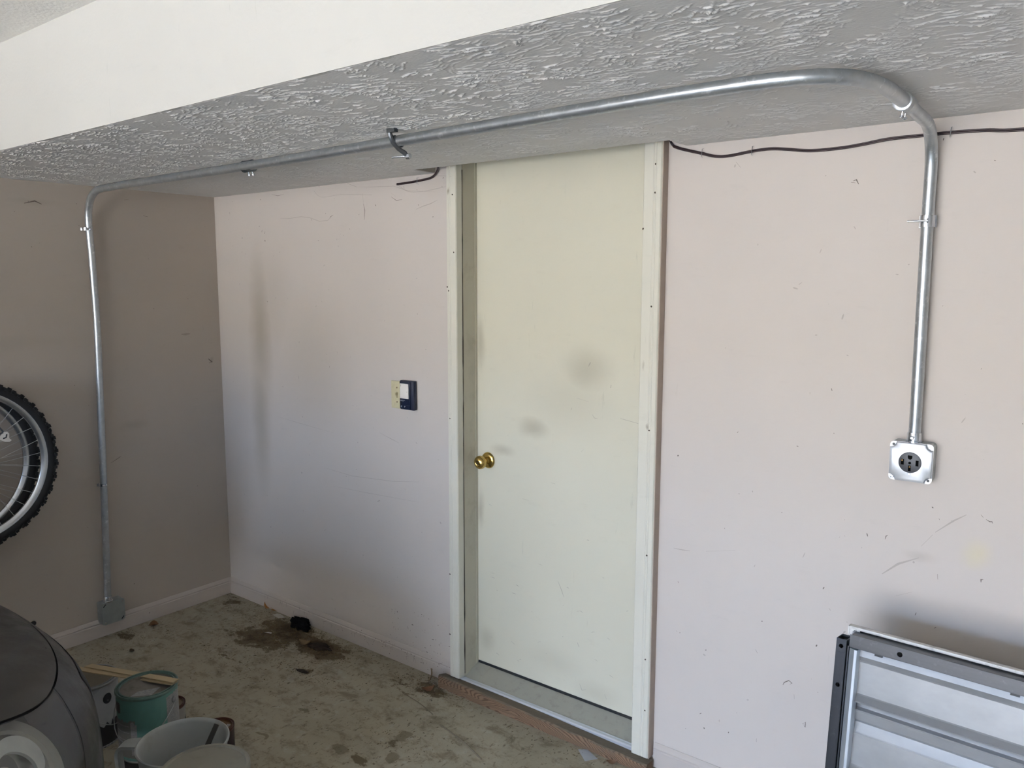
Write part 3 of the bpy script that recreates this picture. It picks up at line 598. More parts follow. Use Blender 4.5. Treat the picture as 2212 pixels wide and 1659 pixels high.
# ---------------------------------------------------------------- receptacle box on the back wall
BX0, BX1, BZ0, BZ1, BD = 3.186, 3.289, 1.119, 1.221, -.054
rb = thing('outlet_box', 'bright steel surface box with round black heavy-duty receptacle', 'outlet box', ((BX0+BX1)/2, 0, (BZ0+BZ1)/2))
cx, cz = (BX0+BX1)/2, (BZ0+BZ1)/2
def P(*a): return [(x-cx, y, z-cz) for x, y, z in a]
def octo(w_, c, n=4):
    """square outline with rounded corners"""
    out = []
    for sx, sy, a0 in ((1, 1, 0), (-1, 1, 90), (-1, -1, 180), (1, -1, 270)):
        for k in range(n+1):
            a = math.radians(a0+90*k/n); out.append((sx*(w_-c)+c*math.cos(a), sy*(w_-c)+c*math.sin(a)))
    return out
MB = Matrix(((1, 0, 0, 0), (0, 0, -1, 0), (0, 1, 0, 0), (0, 0, 0, 1)))   # local xy -> xz, z -> -y
bm = bmnew(); prism(bm, octo(.0512, .010), .046, MB); obj('box_body', bm, m_box, rb)
bm = bmnew(); prism(bm, octo(.0520, .010), .0012, T(0, -.0462, 0) @ MB); obj('ear_plate', bm, m_cover, rb)
def cover_outline(w_, c, n=6):
    """square with concave bites at the corners"""
    out = []
    for sx, sy, a0 in ((1, 1, 270), (-1, 1, 0), (-1, -1, 90), (1, -1, 180)):
        pts = []
        for k in range(n+1):
            a = math.radians(a0-90*k/n); pts.append((sx*w_+c*math.cos(a), sy*w_+c*math.sin(a)))
        out += pts
    return out
bm = bmnew()
oA = cover_outline(.0515, .0150); oB = cover_outline(.0500, .0160); oC = cover_outline(.0465, .0165)
def ringed(bm, outs, ys):
    rs = [[bm.verts.new((x, y, z)) for x, z in o_] for o_, y in zip(outs, ys)]
    for a, b in zip(rs, rs[1:]):
        for k in range(len(a)): bm.faces.new((a[k], a[(k+1) % len(a)], b[(k+1) % len(b)], b[k]))
    bm.faces.new(rs[-1]); bm.faces.new(rs[0][::-1])
ringed(bm, [oA, oA, oB, oC], [-.0474, -.0495, -.0555, -.0575]); obj('raised_cover', bm, m_cover, rb, smooth=True)
bm = bmnew(); tube(bm, [(0, -.0574, .001), (0, -.0592, .001), (0, -.0597, .001)], [.0275, .0275, .0265], 40); rc = obj('receptacle', bm, m_grayplastic, rb, smooth=True)
def plate(bm, x, z, w_, h, y=-.0599, d=.0012): box(bm, (x-w_/2, y-d+.001, z-h/2), (x+w_/2, y+.001, z+h/2))
bm = bmnew()
plate(bm, -.0175, .001, .007, .015); plate(bm, .0175, .001, .007, .015); plate(bm, 0, -.014, .0065, .015)
pts = [(-.0055, .0135), (.0055, .0135)]+[(.0055*math.cos(a), .0135+.0095*0+(-.0055)*math.sin(a)) for a in [math.radians(t) for t in range(0, 181, 30)]]
prism(bm, [(-.0055, .0200), (.0055, .0200)]+[(.0055*math.cos(math.radians(t)), .0145-.0055*math.sin(math.radians(t))) for t in range(0, 181, 30)], .0002, T(0, -.0599, 0) @ MB)
lathe(bm, [(.0, .0), (.0035, .0)], 12, T(0, -.06005, 0) @ RX(PI/2))
s_ = obj('slot', bm, simple('slot_black', (.004, .004, .004), .95, spec=.05), rc); s_['kind'] = 'stuff'
bm = bmnew(); box(bm, (-.0200, -.0606, .003), (-.0165, -.0599, .0075)); box(bm, (-.001, -.0606, -.0125), (.0020, -.0599, -.0085)); o = obj('contact', bm, m_copper, rc); o['kind'] = 'stuff'
for (x, z) in ((0, .0315), (0, -.030)):
    bm = bmnew(); lathe(bm, [(.0032, 0), (.0032, .0012), (.0026, .0018), (0, .0019)], 12, T(x, -.0575, z) @ RX(PI/2)); obj('screw', bm, m_zinc, rb, smooth=True)
for (x, z) in ((.0435, .0435), (-.0435, -.0435)):
    bm = bmnew(); lathe(bm, [(.0045, 0), (.0045, .0012), (.0036, .002), (0, .0021)], 14, T(x, -.0474, z) @ RX(PI/2)); sc = obj('screw', bm, m_zinc, rb, smooth=True)
    bm = bmnew(); box(bm, (-.004, -.0497, -.0005), (.004, -.0493, .0005), M=T(x, 0, z) @ RY(-.8)); obj('screw_slot', bm, m_black, sc)
bm = bmnew()
for (x, z) in ((-.0435, .0435), (.0435, -.0435)): lathe(bm, [(0, 0), (.0036, 0), (.0036, -.0008)], 12, T(x, -.0477, z) @ RX(PI/2))
o = obj('corner_hole', bm, m_black, rb); o['kind'] = 'stuff'
bm = bmnew()
for y, z in ((-.024, .028), (-.02, -.018)): lathe(bm, [(0, .0004), (.0085, .0004), (.0088, 0)], 18, T(.0513, y, z) @ RY(PI/2))
o = obj('knockout', bm, m_box, rb); o['kind'] = 'stuff'
cn = connector(rb, (3.2385-cx, -.030, .0512), (0, 0, 1))
screws(cn, (3.2385-cx, -.048, .066), (0, 0, 1), (0, -1, 0), .012, 1)

# ---------------------------------------------------------------- junction box low on the left wall
jb = thing('junction_box', 'small grey steel junction box low on the left wall', 'junction box', (0, -.641, .119))
MJ = Matrix(((0, 0, 1, 0), (1, 0, 0, 0), (0, 1, 0, 0), (0, 0, 0, 1)))   # local xy -> yz, z -> x
bm = bmnew(); prism(bm, octo(.0512, .008), .047, MJ @ T(0, 0, .001)); obj('box_body', bm, m_box, jb)
lid = octo(.0520, .012, 2)
bm = bmnew(); prism(bm, lid, .0018, MJ @ T(0, 0, .0482)); jl = obj('cover_plate', bm, galv('dull_cover_steel', (.36, .39, .38), .45, (15, 15, 15), .6, .1), jb)
for (a, b) in ((-.040, .040), (.040, -.040)):
    bm = bmnew(); box(bm, (.0496, -.008, -.0022), (.0506, .008, .0022), M=T(0, a, b) @ RX(math.radians(45))); obj('key_slot', bm, m_black, jl)
for (a, b) in ((-.040, -.041), (.041, .040)):
    bm = bmnew(); lathe(bm, [(.0042, 0), (.0042, .0015), (.0, .0025)], 12, T(.050, a, b) @ RY(PI/2)); obj('screw', bm, m_zinc, jl, smooth=True)
connector(jb, (.034, -.0155, .0512), (0, 0, 1))

# ---------------------------------------------------------------- brown low-voltage cords
def cord(name, pts, label, staples):
    path_ = crom(pts, 8); bm = bmnew()
    tube(bm, path_, .0026, 8)
    off = [p+Vector((0, 0, .0042)) for p in path_]; tube(bm, off, .0022, 8)
    c = tag(obj(name, bm, m_cord, smooth='all'), label, 'cord')
    for p in staples:
        p = Vector(p); bm = bmnew(); tube(bm, [p+Vector((-.002, .006, -.012)), p+Vector((-.001, -.003, -.010)), p+Vector((.001, -.0035, .012)), p+Vector((.002, .006, .014))], .0011, 6)
        obj('staple', bm, m_zinc, c)
    return c
cord('cord', [(2.490, -.03, 2.10), (2.5040,-0.0040,2.0558), (2.5199,-0.0040,2.0446), (2.5479,-0.0040,2.0350), (2.6043,-0.0040,2.0189), (2.6460,-0.0040,2.0070), (2.6894,-0.0040,2.0044), (2.7592,-0.0040,2.0111), (2.8134,-0.0040,2.0125), (2.8598,-0.0040,2.0068), (2.9244,-0.0040,1.9969), (2.9986,-0.0040,1.9960), (3.0578,-0.0040,1.9999), (3.1262,-0.0040,2.0073), (3.1977,-0.0040,2.0080), (3.2705,-0.0040,2.0083), (3.3473,-0.0040,2.0055), (3.4265,-0.0040,1.9991), (3.7, -.004, 2.0)],
     'dark brown wire stapled along the back wall right of the door', [(2.6051,-0.0060,2.0213), (2.7599,-0.0060,2.0134), (3.2707,-0.0060,2.0102)])
cord('cord', [(1.2980,-0.0040,2.0204), (1.3578,-0.0040,2.0215), (1.4138,-0.0040,2.0246), (1.4711,-0.0040,2.0292), (1.5000,-0.0060,2.0356), (1.5209,-0.0100,2.0509), (1.5321,-0.0140,2.0667), (1.535, -.02, 2.12)],
     'short dark brown wire stub left of the door at the ceiling', [(1.4158,-0.0060,2.0261)])

# ---------------------------------------------------------------- switch plate and door opener control
sp = thing('light_switch', 'ivory single light switch plate left of the door', 'light switch', (1.281, 0, 1.1705))
bm = bmnew(); box(bm, (-.0345, -.0055, -.0575), (.0345, -.0003, .0575), .0025); pl_ = obj('switch_plate', bm, m_ivory, sp, smooth=True)
bm = bmnew(); box(bm, (-.0055, -.0062, -.012), (.0055, -.0052, .012)); box(bm, (-.004, -.013, -.002), (.004, -.005, .009), .001); obj('toggle', bm, simple('yellowed_toggle', (.40, .34, .2), .5), sp)
for z in (-.030, .030):
    bm = bmnew(); lathe(bm, [(.0032, 0), (.0032, .001), (0, .0014)], 12, T(0, -.0055, z) @ RX(PI/2)); obj('screw', bm, simple('rusty_screw', (.2, .13, .08), .6), sp)
# local origin so that the visible strip is left of the control
oc = thing('opener_control', 'navy wall control with a pale push panel, beside the light switch', 'wall control', (1.354, 0, 1.1765))
bm = bmnew(); box(bm, (-.0365, -.024, -.0600), (.0415, -.0065, .0600), .003); obj('control_body', bm, m_navy, oc, smooth=True)
bm = bmnew(); box(bm, (-.034, -.0285, -.0565), (.024, -.0235, .0565), .002); obj('face_plate', bm, simple('navy_face', (.012, .018, .04), .25), oc, smooth=True)
bm = bmnew(); box(bm, (-.030, -.0315, -.0135), (.018, -.0275, .0480), .0015); bt = obj('push_panel', bm, m_white, oc, smooth=True); bt['label'] = 'pale cream push panel'
bm = bmnew(); box(bm, (-.024, -.0318, .036), (-.0225, -.0314, .043)); box(bm, (.010, -.0318, .014), (.0125, -.0314, .0165)); obj('print_mark', bm, simple('brown_print', (.25, .17, .1), .8), bt)['kind'] = 'stuff'
bm = bmnew()
for i in range(8): box(bm, (-.029+i*.0032, -.0289, -.0215), (-.0268+i*.0032, -.0284, -.0200))
for i in range(6): box(bm, (-.029+i*.0032, -.0289, -.0245), (-.0268+i*.0032, -.0284, -.0232))
o = obj('small_print', bm, simple('silver_print', (.45, .48, .52), .5), oc); o['kind'] = 'stuff'
for x in (-.024, -.005):
    bm = bmnew(); box(bm, (x-.003, -.0289, -.0500), (x-.0015, -.0284, -.0440)); box(bm, (x-.003, -.0289, -.0455), (x+.004, -.0284, -.0440)); box(bm, (x-.003, -.0289, -.0485), (x+.001, -.0284, -.0475))
    obj('switch_symbol', bm, simple('pale_print', (.6, .62, .66), .5), oc)
bm = bmnew(); box(bm, (.004, -.0289, -.0412), (.022, -.0285, -.0406)); obj('seam', bm, simple('seam_grey', (.1, .11, .14), .5), oc)

# ================================================================ GARAGE DOOR SECTION leaning at the right
gp = thing('garage_door_section', 'steel garage door section leaning on edge at the bottom right, back side out', 'garage door panel', (3.175, -.300, .770))
ux = Vector((math.cos(.047), -math.sin(.047), 0)); th = math.radians(6); uy = Vector((0, math.sin(th), math.cos(th))); un_ = ux.cross(uy).normalized()
uy = un_.cross(ux).normalized()
G = Matrix((ux, uy, un_)).transposed().to_4x4(); gp.rotation_euler = G.to_euler()
GL = 1.9; GH = .772
m_skin = simple('white_skin_edge', (.66, .65, .62), .4, scale=10, dirt=((.2, .18, .15), 60, .5))
m_rail = galv('dark_steel_rail', (.085, .086, .09), .34, (3, 40, 40), .7, .03)
m_rail2 = galv('dark_steel_stile', (.05, .053, .06), .28, (40, 3, 40), .75, .03)
m_sheet = galv('dull_galvanised_sheet', (.33, .335, .34), .36, (6, 9, 6), .4, 0)
m_sheet.node_tree.nodes['Principled BSDF'].inputs['Roughness'].default_value = .3
# outer skin with folded lip
bm = bmnew(); box(bm, (-.016, -GH, -.055), (GL, .010, -.052)); box(bm, (-.016, .006, -.055), (GL, .010, -.036)); box(bm, (-.016, -GH, -.055), (-.013, .010, -.034)); box(bm, (-.013, .0035, -.040), (GL, .006, -.036)); box(bm, (-.013, -.05, -.038), (.012, .0035, -.036))
o = obj('outer_skin', bm, m_skin, gp)
# corrugated sheet: profile in (y, z), swept along x
def zig():
    pr = [(-.030, -.026), (-.034, -.020), (-.052, -.014), (-.060, -.018), (-.064, -.020)]
    y = -.064
    while y > -GH+.12:
        pr += [(y-.004, -.021), (y-.083, -.021), (y-.086, -.019), (y-.099, -.006), (y-.102, -.007), (y-.112, -.036), (y-.122, -.037), (y-.125, -.023), (y-.128, -.021), (y-.150, -.024), (y-.158, -.032), (y-.163, -.030), (y-.180, -.023)]
        y -= .180
    pr.append((-GH, -.025)); return pr
bm = bmnew(); pr = zig(); A = [bm.verts.new((.018, y, z)) for y, z in pr]; B = [bm.verts.new((GL, y, z)) for y, z in pr]
A2 = [bm.verts.new((.018, y, z-.001)) for y, z in pr]; B2 = [bm.verts.new((GL, y, z-.001)) for y, z in pr]
for i in range(len(pr)-1):
    bm.faces.new((A[i], B[i], B[i+1], A[i+1])); bm.faces.new((A2[i], A2[i+1], B2[i+1], B2[i]))
obj('corrugated_sheet', bm, m_sheet, gp, recalc=True)
# top rail: channel with holes
def plate_holes(bm, x0, x1, y0, y1, z, holes, thick=.0016, seg=14):
    """rectangular plate, circular holes cut by fan strips; holes=[(x,y,r)] sorted by x"""
    xs = [x0]
    for (hx, hy, r) in holes:
        for zz in (z, z-thick):
            vs = [bm.verts.new(p) for p in ((xs[-1], y0, zz), (hx-2*r, y0, zz), (hx-2*r, y1, zz), (xs[-1], y1, zz))]; bm.faces.new(vs)
            ring = []; outr = []
            for k in range(seg):
                a = 2*PI*k/seg; c, s = math.cos(a), math.sin(a)
                ring.append(bm.verts.new((hx+r*c, hy+r*s, zz)))
                m = 1e9
                if abs(c) > 1e-6: m = min(m, 2*r/abs(c))
                if s > 1e-6: m = min(m, (y1-hy)/s)
                if s < -1e-6: m = min(m, (y0-hy)/s)
                outr.append(bm.verts.new((hx+m*c, hy+m*s, zz)))
            for k in range(seg): bm.faces.new((ring[k], ring[(k+1) % seg], outr[(k+1) % seg], outr[k]))
            for cx_, cy_ in ((hx-2*r, y0), (hx+2*r, y0), (hx+2*r, y1), (hx-2*r, y1)):
                # corner triangles
                best = sorted(range(seg), key=lambda k: (outr[k].co.x-cx_)**2+(outr[k].co.y-cy_)**2)[:2]
                cv = bm.verts.new((cx_, cy_, zz))
                try: bm.faces.new((cv, outr[best[0]], outr[best[1]]))
                except ValueError: pass
            if zz == z: r1 = ring
            else:
                for k in range(seg): bm.faces.new((r1[k], r1[(k+1) % seg], ring[(k+1) % seg], ring[k]))
        xs.append(hx+2*r)
    for zz in (z, z-thick):
        vs = [bm.verts.new(p) for p in ((xs[-1], y0, zz), (x1, y0, zz), (x1, y1, zz), (xs[-1], y1, zz))]; bm.faces.new(vs)
bm = bmnew(); plate_holes(bm, 0, GL, -.031, 0, 0, [(.116, -.016, .0062), (.62, -.016, .0062), (1.2, -.016, .0062)])
box(bm, (.004, -.0016, -.044), (GL, 0, -.0005)); box(bm, (0, -.0315, -.006), (GL, -.0300, 0))
tr = obj('top_rail', bm, m_rail, gp)
bm = bmnew()
for x in (.060, .345, .63, .92): box(bm, (x, -.0365, -.006), (x+.018, -.0305, -.0005))
o = obj('slot_tab', bm, m_black, tr); o['kind'] = 'stuff'
# left stile: dark channel in front, with holes
bm = bmnew()
MS = Matrix(((0, 1, 0, 0), (-1, 0, 0, 0), (0, 0, 1, 0), (0, 0, 0, 1)))   # plate x runs down
plate_holes(bm, .016, GH, -.030, -.0055, .004, [(.034, -.018, .0055), (.133, -.018, .0055), (.40, -.018, .0055)])
bmesh.ops.transform(bm, matrix=MS, verts=bm.verts[:])
box(bm, (-.030, -GH, -.034), (-.0285, -.016, .004)); box(bm, (-.0068, -GH, -.030), (-.0055, -.016, .004))
box(bm, (-.0285, -.052, .0041), (-.0060, -.0495, .0046))
obj('side_stile', bm, m_rail2, gp)
bm = bmnew(); box(bm, (-.0275, -.30, -.033), (-.007, -.014, -.03)); obj('stile_gap', bm, m_black, gp)
bm = bmnew(); box(bm, (-.0035, -GH, -.03), (.0, -.030, .0005)); box(bm, (-.0005, -GH, -.004), (.0, -.03, .002)); obj('inner_lip', bm, m_rail2, gp)
# bright inner stile folded at a slant
bm = bmnew(); prism(bm, [(.0015, -.030), (.0015, .000), (.0150, .0085), (.0215, .0090), (.0225, .0070), (.0215, -.0255)], GH-.036, Matrix(((1, 0, 0, 0), (0, 0, -1, -.033), (0, 1, 0, 0), (0, 0, 0, 1))))
obj('inner_stile', bm, galv('bright_galvanised', (.70, .76, .82), .28, (30, 3, 30), .8, .2), gp)
bm = bmnew()
for k in range(7):
    a = math.radians(100+k*28); box(bm, (-.0005, .004, -.0355), (.0006, .0095, -.0345), M=T(.004, -.006, 0) @ RZ(a-PI/2))
o = obj('ink_mark', bm, m_black, gp); o['kind'] = 'stuff'

# ================================================================ CAR (nose of a dark car at the lower left)
car = thing('car', 'dusty dark grey car parked nose-in at the lower left', 'car', (1.2, -3.6, 0))
m, nt, b, co = base('dusty_dark_paint', (.03, .032, .034), .28, .25, .5)
dn = sstep(nt, noisen(nt, co, 6, 6, .7), .3, .75)
nt.links.new(mixc(nt, dn, (.024, .024, .023), (.062, .058, .052)), b.inputs['Base Color'])
nt.links.new(mathn(nt, 'ADD', mathn(nt, 'MULTIPLY', dn, .3), .3), b.inputs['Roughness']); b.inputs['Coat Weight'].default_value = .25; m_paint = m
m_gap = simple('panel_gap', (.006, .006, .006), .8)
m_tyre = simple('tyre_rubber', (.018, .017, .016), .85, bmp=.001)
m_dkplastic = simple('dark_trim_plastic', (.02, .02, .021), .5)
m_reflector = galv('headlight_reflector', (.85, .85, .82), .2, (30, 30, 30), .95, .1)
m_housing = simple('headlight_housing', (.12, .123, .127), .4, .3)
m_bezel = simple('headlight_bezel', (.55, .55, .50), .35, .2)
lm = bpy.data.materials.new('headlight_lens'); lm.use_nodes = True; nt = lm.node_tree; nt.nodes.clear()
out = nt.nodes.new('ShaderNodeOutputMaterial'); tr_ = nt.nodes.new('ShaderNodeBsdfTransparent'); gl = nt.nodes.new('ShaderNodeBsdfGlossy'); df = nt.nodes.new('ShaderNodeBsdfDiffuse')
gl.inputs['Roughness'].default_value = .08; df.inputs['Color'].default_value = (.3, .3, .29, 1); tr_.inputs['Color'].default_value = (.95, .95, .93, 1)
fr = nt.nodes.new('ShaderNodeFresnel'); fr.inputs[0].default_value = 1.5; m1 = nt.nodes.new('ShaderNodeMixShader'); m2 = nt.nodes.new('ShaderNodeMixShader'); m1.inputs[0].default_value = .16
nt.links.new(tr_.outputs[0], m1.inputs[1]); nt.links.new(df.outputs[0], m1.inputs[2]); nt.links.new(fr.outputs[0], m2.inputs[0]); nt.links.new(m1.outputs[0], m2.inputs[1]); nt.links.new(gl.outputs[0], m2.inputs[2]); nt.links.new(m2.outputs[0], out.inputs[0])
CX, CY0, CA, CB, CN = 1.18, -1.96, .88, .60, 2.2
LV = [(.10, .20), (.03, .27), (.0, .38), (.0, .50), (.015, .585), (.055, .645), (.11, .685), (.22, .715), (.38, .737), (.60, .755), (.84, .762)]
REAR = -2.75
def lev(k):
    k = max(0, min(len(LV)-1.001, k)); i = int(k); f = k-i
    P_ = [LV[max(0, min(len(LV)-1, i+j))] for j in (-1, 0, 1, 2)]
    cr = lambda a, b, c, d: .5*((2*b)+(c-a)*f+(2*a-5*b+4*c-d)*f*f+(3*b-a-3*c+d)*f**3)
    return cr(*[q[0] for q in P_]), cr(*[q[1] for q in P_])
def cpt(t, k, side=1, off=0):
    if k > 2.6 and .15 < t < 1.16:
        wk = (k-2.6)/3.3 if k < 5.9 else (10-k)/4.1; wt = (t-.15)/.45 if t < .6 else (1.16-t)/.56; t -= .13*wk*wt
    if t > .5 and k > 2.6:
        q = min(1, (t-.5)/.45); q = q*q*(3-2*q); k += .95*q*((k-2.6)/3.3 if k < 5.9 else (10-k)/4.1)
    ins, z = lev(k); ins += off
    if t <= 1:
        ph = PI/2*(1-t); a = CA-ins; bq = max(.02, CB-ins*.9)
        x = a*abs(math.cos(ph))**(2/CN) if t > 0 else 0; y = CY0+bq*abs(math.sin(ph))**(2/CN) if t < 1 else CY0
    else: x = CA-ins; y = CY0+(REAR-CY0)*(t-1)
    s = (CY0+CB)-y
    if k > 3: z += .11*min(1.4, s)*min(1, (k-3)/3)*.85
    return Vector((CX+side*x-car.location.x, y-car.location.y, z-off*.4))
def patch(name, ts, ks, mat, sides=(1,), off=0, parent=car, skip=None, smooth=True):
    if len(sides) == 2 and name not in ('front_bumper', 'hood', 'upper_grille', 'lower_grille', 'hood_gap'):
        for s_1 in sides: o = patch(name, ts, ks, mat, (s_1,), off, parent, skip)
        return o
    bm = bmnew()
    for sd_ in sides:
        g = [[bm.verts.new(cpt(t, k, sd_, off)) for k in ks] for t in ts]
        for i in range(len(ts)-1):
            for j in range(len(ks)-1):
                if skip and skip((ts[i]+ts[i+1])/2, (ks[j]+ks[j+1])/2): continue
                f = (g[i][j], g[i+1][j], g[i+1][j+1], g[i][j+1])
                bm.faces.new(f if sd_ > 0 else f[::-1])
    bmesh.ops.remove_doubles(bm, verts=bm.verts, dist=1e-5); bm.normal_update()
    ctr_ = Vector((0, CY0-.4-car.location.y, .3)); sg = sum(f.normal.dot(f.calc_center_median()-ctr_) for f in bm.faces)
    if sg < 0: bmesh.ops.reverse_faces(bm, faces=bm.faces)
    return obj(name, bm, mat, parent, smooth='all', recalc=False)
def lin(a, b, n): return [a+(b-a)*i/n for i in range(n+1)]
H0, H1, HK0, HK1 = .60, 1.16, 2.6, 5.7
hl = lambda t, k: H0 < t < H1 and HK0 < k < HK1
tsA = lin(0, H0, 22)+lin(H0, 1.0, 18)[1:]; tsB = lin(1.0, H1, 6)+lin(H1, 2, 14)[1:]
ks = lin(0, HK0, 8)+lin(HK0, HK1, 12)[1:]
patch('front_bumper', tsA, ks, m_paint, (1, -1), skip=hl)
fd = patch('fender', tsB, ks, m_paint, (1, -1), skip=lambda t, k: hl(t, k) or (k < 3.3 and 1.08 < t < 1.85))
bm = bmnew()
hood_ts = lin(0, 1, 34)+lin(1, 2, 14)[1:]
hd = patch('hood', hood_ts, [5.77]+lin(5.85, 9.999, 18), m_paint, (1, -1))
patch('hood_gap', hood_ts, [5.66, 5.9], m_gap, (1, -1), off=.012)
patch('bumper_gap', [.30, .309], [4.5, 6.0], m_gap, (1, -1), off=-.0008)
patch('headlight_surround', lin(H0-.02, H1+.02, 20), lin(HK0-.2, HK1+.1, 8), m_housing, (1, -1), off=.10)
patch('inner_rim', lin(H0-.02, H1+.02, 20), lin(HK0-.1, HK0+.05, 2), m_dkplastic, (1, -1), off=.03)
patch('upper_grille', lin(0, .34, 8), lin(3.6, 4.6, 3), m_dkplastic, (1, -1), off=-.002)
patch('lower_grille', lin(0, .42, 8), lin(.8, 2.0, 4), m_dkplastic, (1, -1), off=-.002)
lx_, ly_ = car.location.x, car.location.y
for sd_ in (1, -1):
    lens = patch('headlight', lin(H0, H1, 26), lin(HK0, HK1, 16), lm, (sd_,), off=.001); lens['label'] = 'clear plastic headlight lens'
    patch('lens_edge', [H0-.012, H0, H0+.008], lin(HK0, HK1, 14), m_gap, (sd_,), off=.0015, parent=lens)
    ctr = Vector((CX+sd_*.685-lx_, -1.725-ly_, .600)) if True else None
    fx = Matrix(((1, 0, 0, 0), (0, 0, 1, 0), (0, -1, 0, 0), (0, 0, 0, 1)))     # local z -> +y
    MR = T(*ctr) @ Vector((sd_*.55, .42, .62)).to_track_quat('Z', 'Y').to_matrix().to_4x4()
    bm = bmnew(); lathe(bm, [(.0, -.040), (.03, -.034), (.055, -.018), (.072, .006), (.080, .030)], 40, MR); obj('reflector_bowl', bm, m_reflector, lens, smooth=True)
    bm = bmnew(); lathe(bm, [(.080, .030), (.086, .036), (.118, .028), (.124, .012), (.120, .008), (.086, .020)], 40, MR, close=True); obj('bezel_ring', bm, m_bezel, lens, smooth=True)
    bm = bmnew(); lathe(bm, [(0, .0), (.018, .004), (.024, .0), (.024, -.035)], 24, MR); obj('bulb_cap', bm, m_bezel, lens, smooth=True)
    # crescent light blade over the bowl
    bm = bmnew(); A = []
    for i in range(25):
        a = math.radians(-60+200*i/24); w_ = .016*math.sin(PI*(i+1)/26)+.002
        A.append([bm.verts.new(MR @ Vector((rr*math.cos(a), rr*math.sin(a), zz))) for rr, zz in ((.050-w_, .040), (.050+w_, .044), (.050+w_, .036), (.050-w_, .032))])
    for p_, q_ in zip(A, A[1:]):
        for k in range(4): bm.faces.new((p_[k], p_[(k+1) % 4], q_[(k+1) % 4], q_[k]))
    bm.faces.new(A[0]); bm.faces.new(A[-1]); obj('light_guide', bm, simple('light_guide_plastic', (.75, .78, .80), .15), lens, smooth=True)
# cabin and rear body, roughly shaped: beyond the frame
lx, ly = car.location.x, car.location.y
def loft(name, secs, mat, parent=car):
    bm = bmnew(); R_ = [[bm.verts.new((x, y-ly, z)) for x, z in s] for y, s in secs]
    for a, b in zip(R_, R_[1:]):
        for k in range(len(a)-1): bm.faces.new((a[k], a[k+1], b[k+1], b[k]))
    bm.faces.new(R_[0]); bm.faces.new(R_[-1]); return obj(name, bm, mat, parent, smooth=True)
def sec(hw, zt, zs=.22, rnd_=.12): return [(-hw, zs), (-hw-.01, .55), (-hw+.03, zt-rnd_), (-hw+rnd_+.05, zt), (0, zt+.02), (hw-rnd_-.05, zt), (hw-.03, zt-rnd_), (hw+.01, .55), (hw, zs)]
loft('rear_body', [(-2.76, sec(.865, .90)), (-3.2, sec(.87, .92)), (-4.6, sec(.87, .92)), (-5.3, sec(.86, .93)), (-5.72, sec(.80, .86)), (-5.80, sec(.74, .70))], m_paint)
def roofsec(hb, ht, zt): return [(-hb, .88), (-ht, zt-.09), (-ht+.10, zt), (0, zt+.02), (ht-.10, zt), (ht, zt-.09), (hb, .88)]
m_glass = simple('tinted_glass', (.02, .025, .028), .08)
loft('cabin_glass', [(-2.72, roofsec(.76, .74, .90)), (-3.45, roofsec(.80, .60, 1.38)), (-4.5, roofsec(.81, .60, 1.40)), (-5.40, roofsec(.78, .62, .95))], m_glass)
loft('roof', [(-3.42, [(x*.99, z+.008) for x, z in roofsec(.80, .60, 1.38)[1:6]]), (-3.9, [(x, z+.02) for x, z in roofsec(.8, .60, 1.39)[1:6]]), (-4.55, [(x*.99, z+.012) for x, z in roofsec(.8, .60, 1.39)[1:6]])], m_paint)
def wheel(x, y, s):
    bm = bmnew(); MW = T(x-lx, y-ly, .315) @ RY(PI/2)
    lathe(bm, [(.20, -.09), (.29, -.10), (.315, -.08), (.315, .08), (.29, .10), (.20, .09)], 36, MW); wv = obj('wheel', bm, m_tyre, car, smooth=True)
    bm = bmnew(); lathe(bm, [(.0, .05*s), (.05, .06*s), (.08, .03*s), (.19, .05*s), (.205, .088*s), (.205, -.05*s)], 30, MW); obj('hubcap', bm, m_housing, wv, smooth=True)
for x in (CX-.76, CX+.76): wheel(x, -2.20, 1 if x > CX else -1); wheel(x, -4.9, 1 if x > CX else -1)

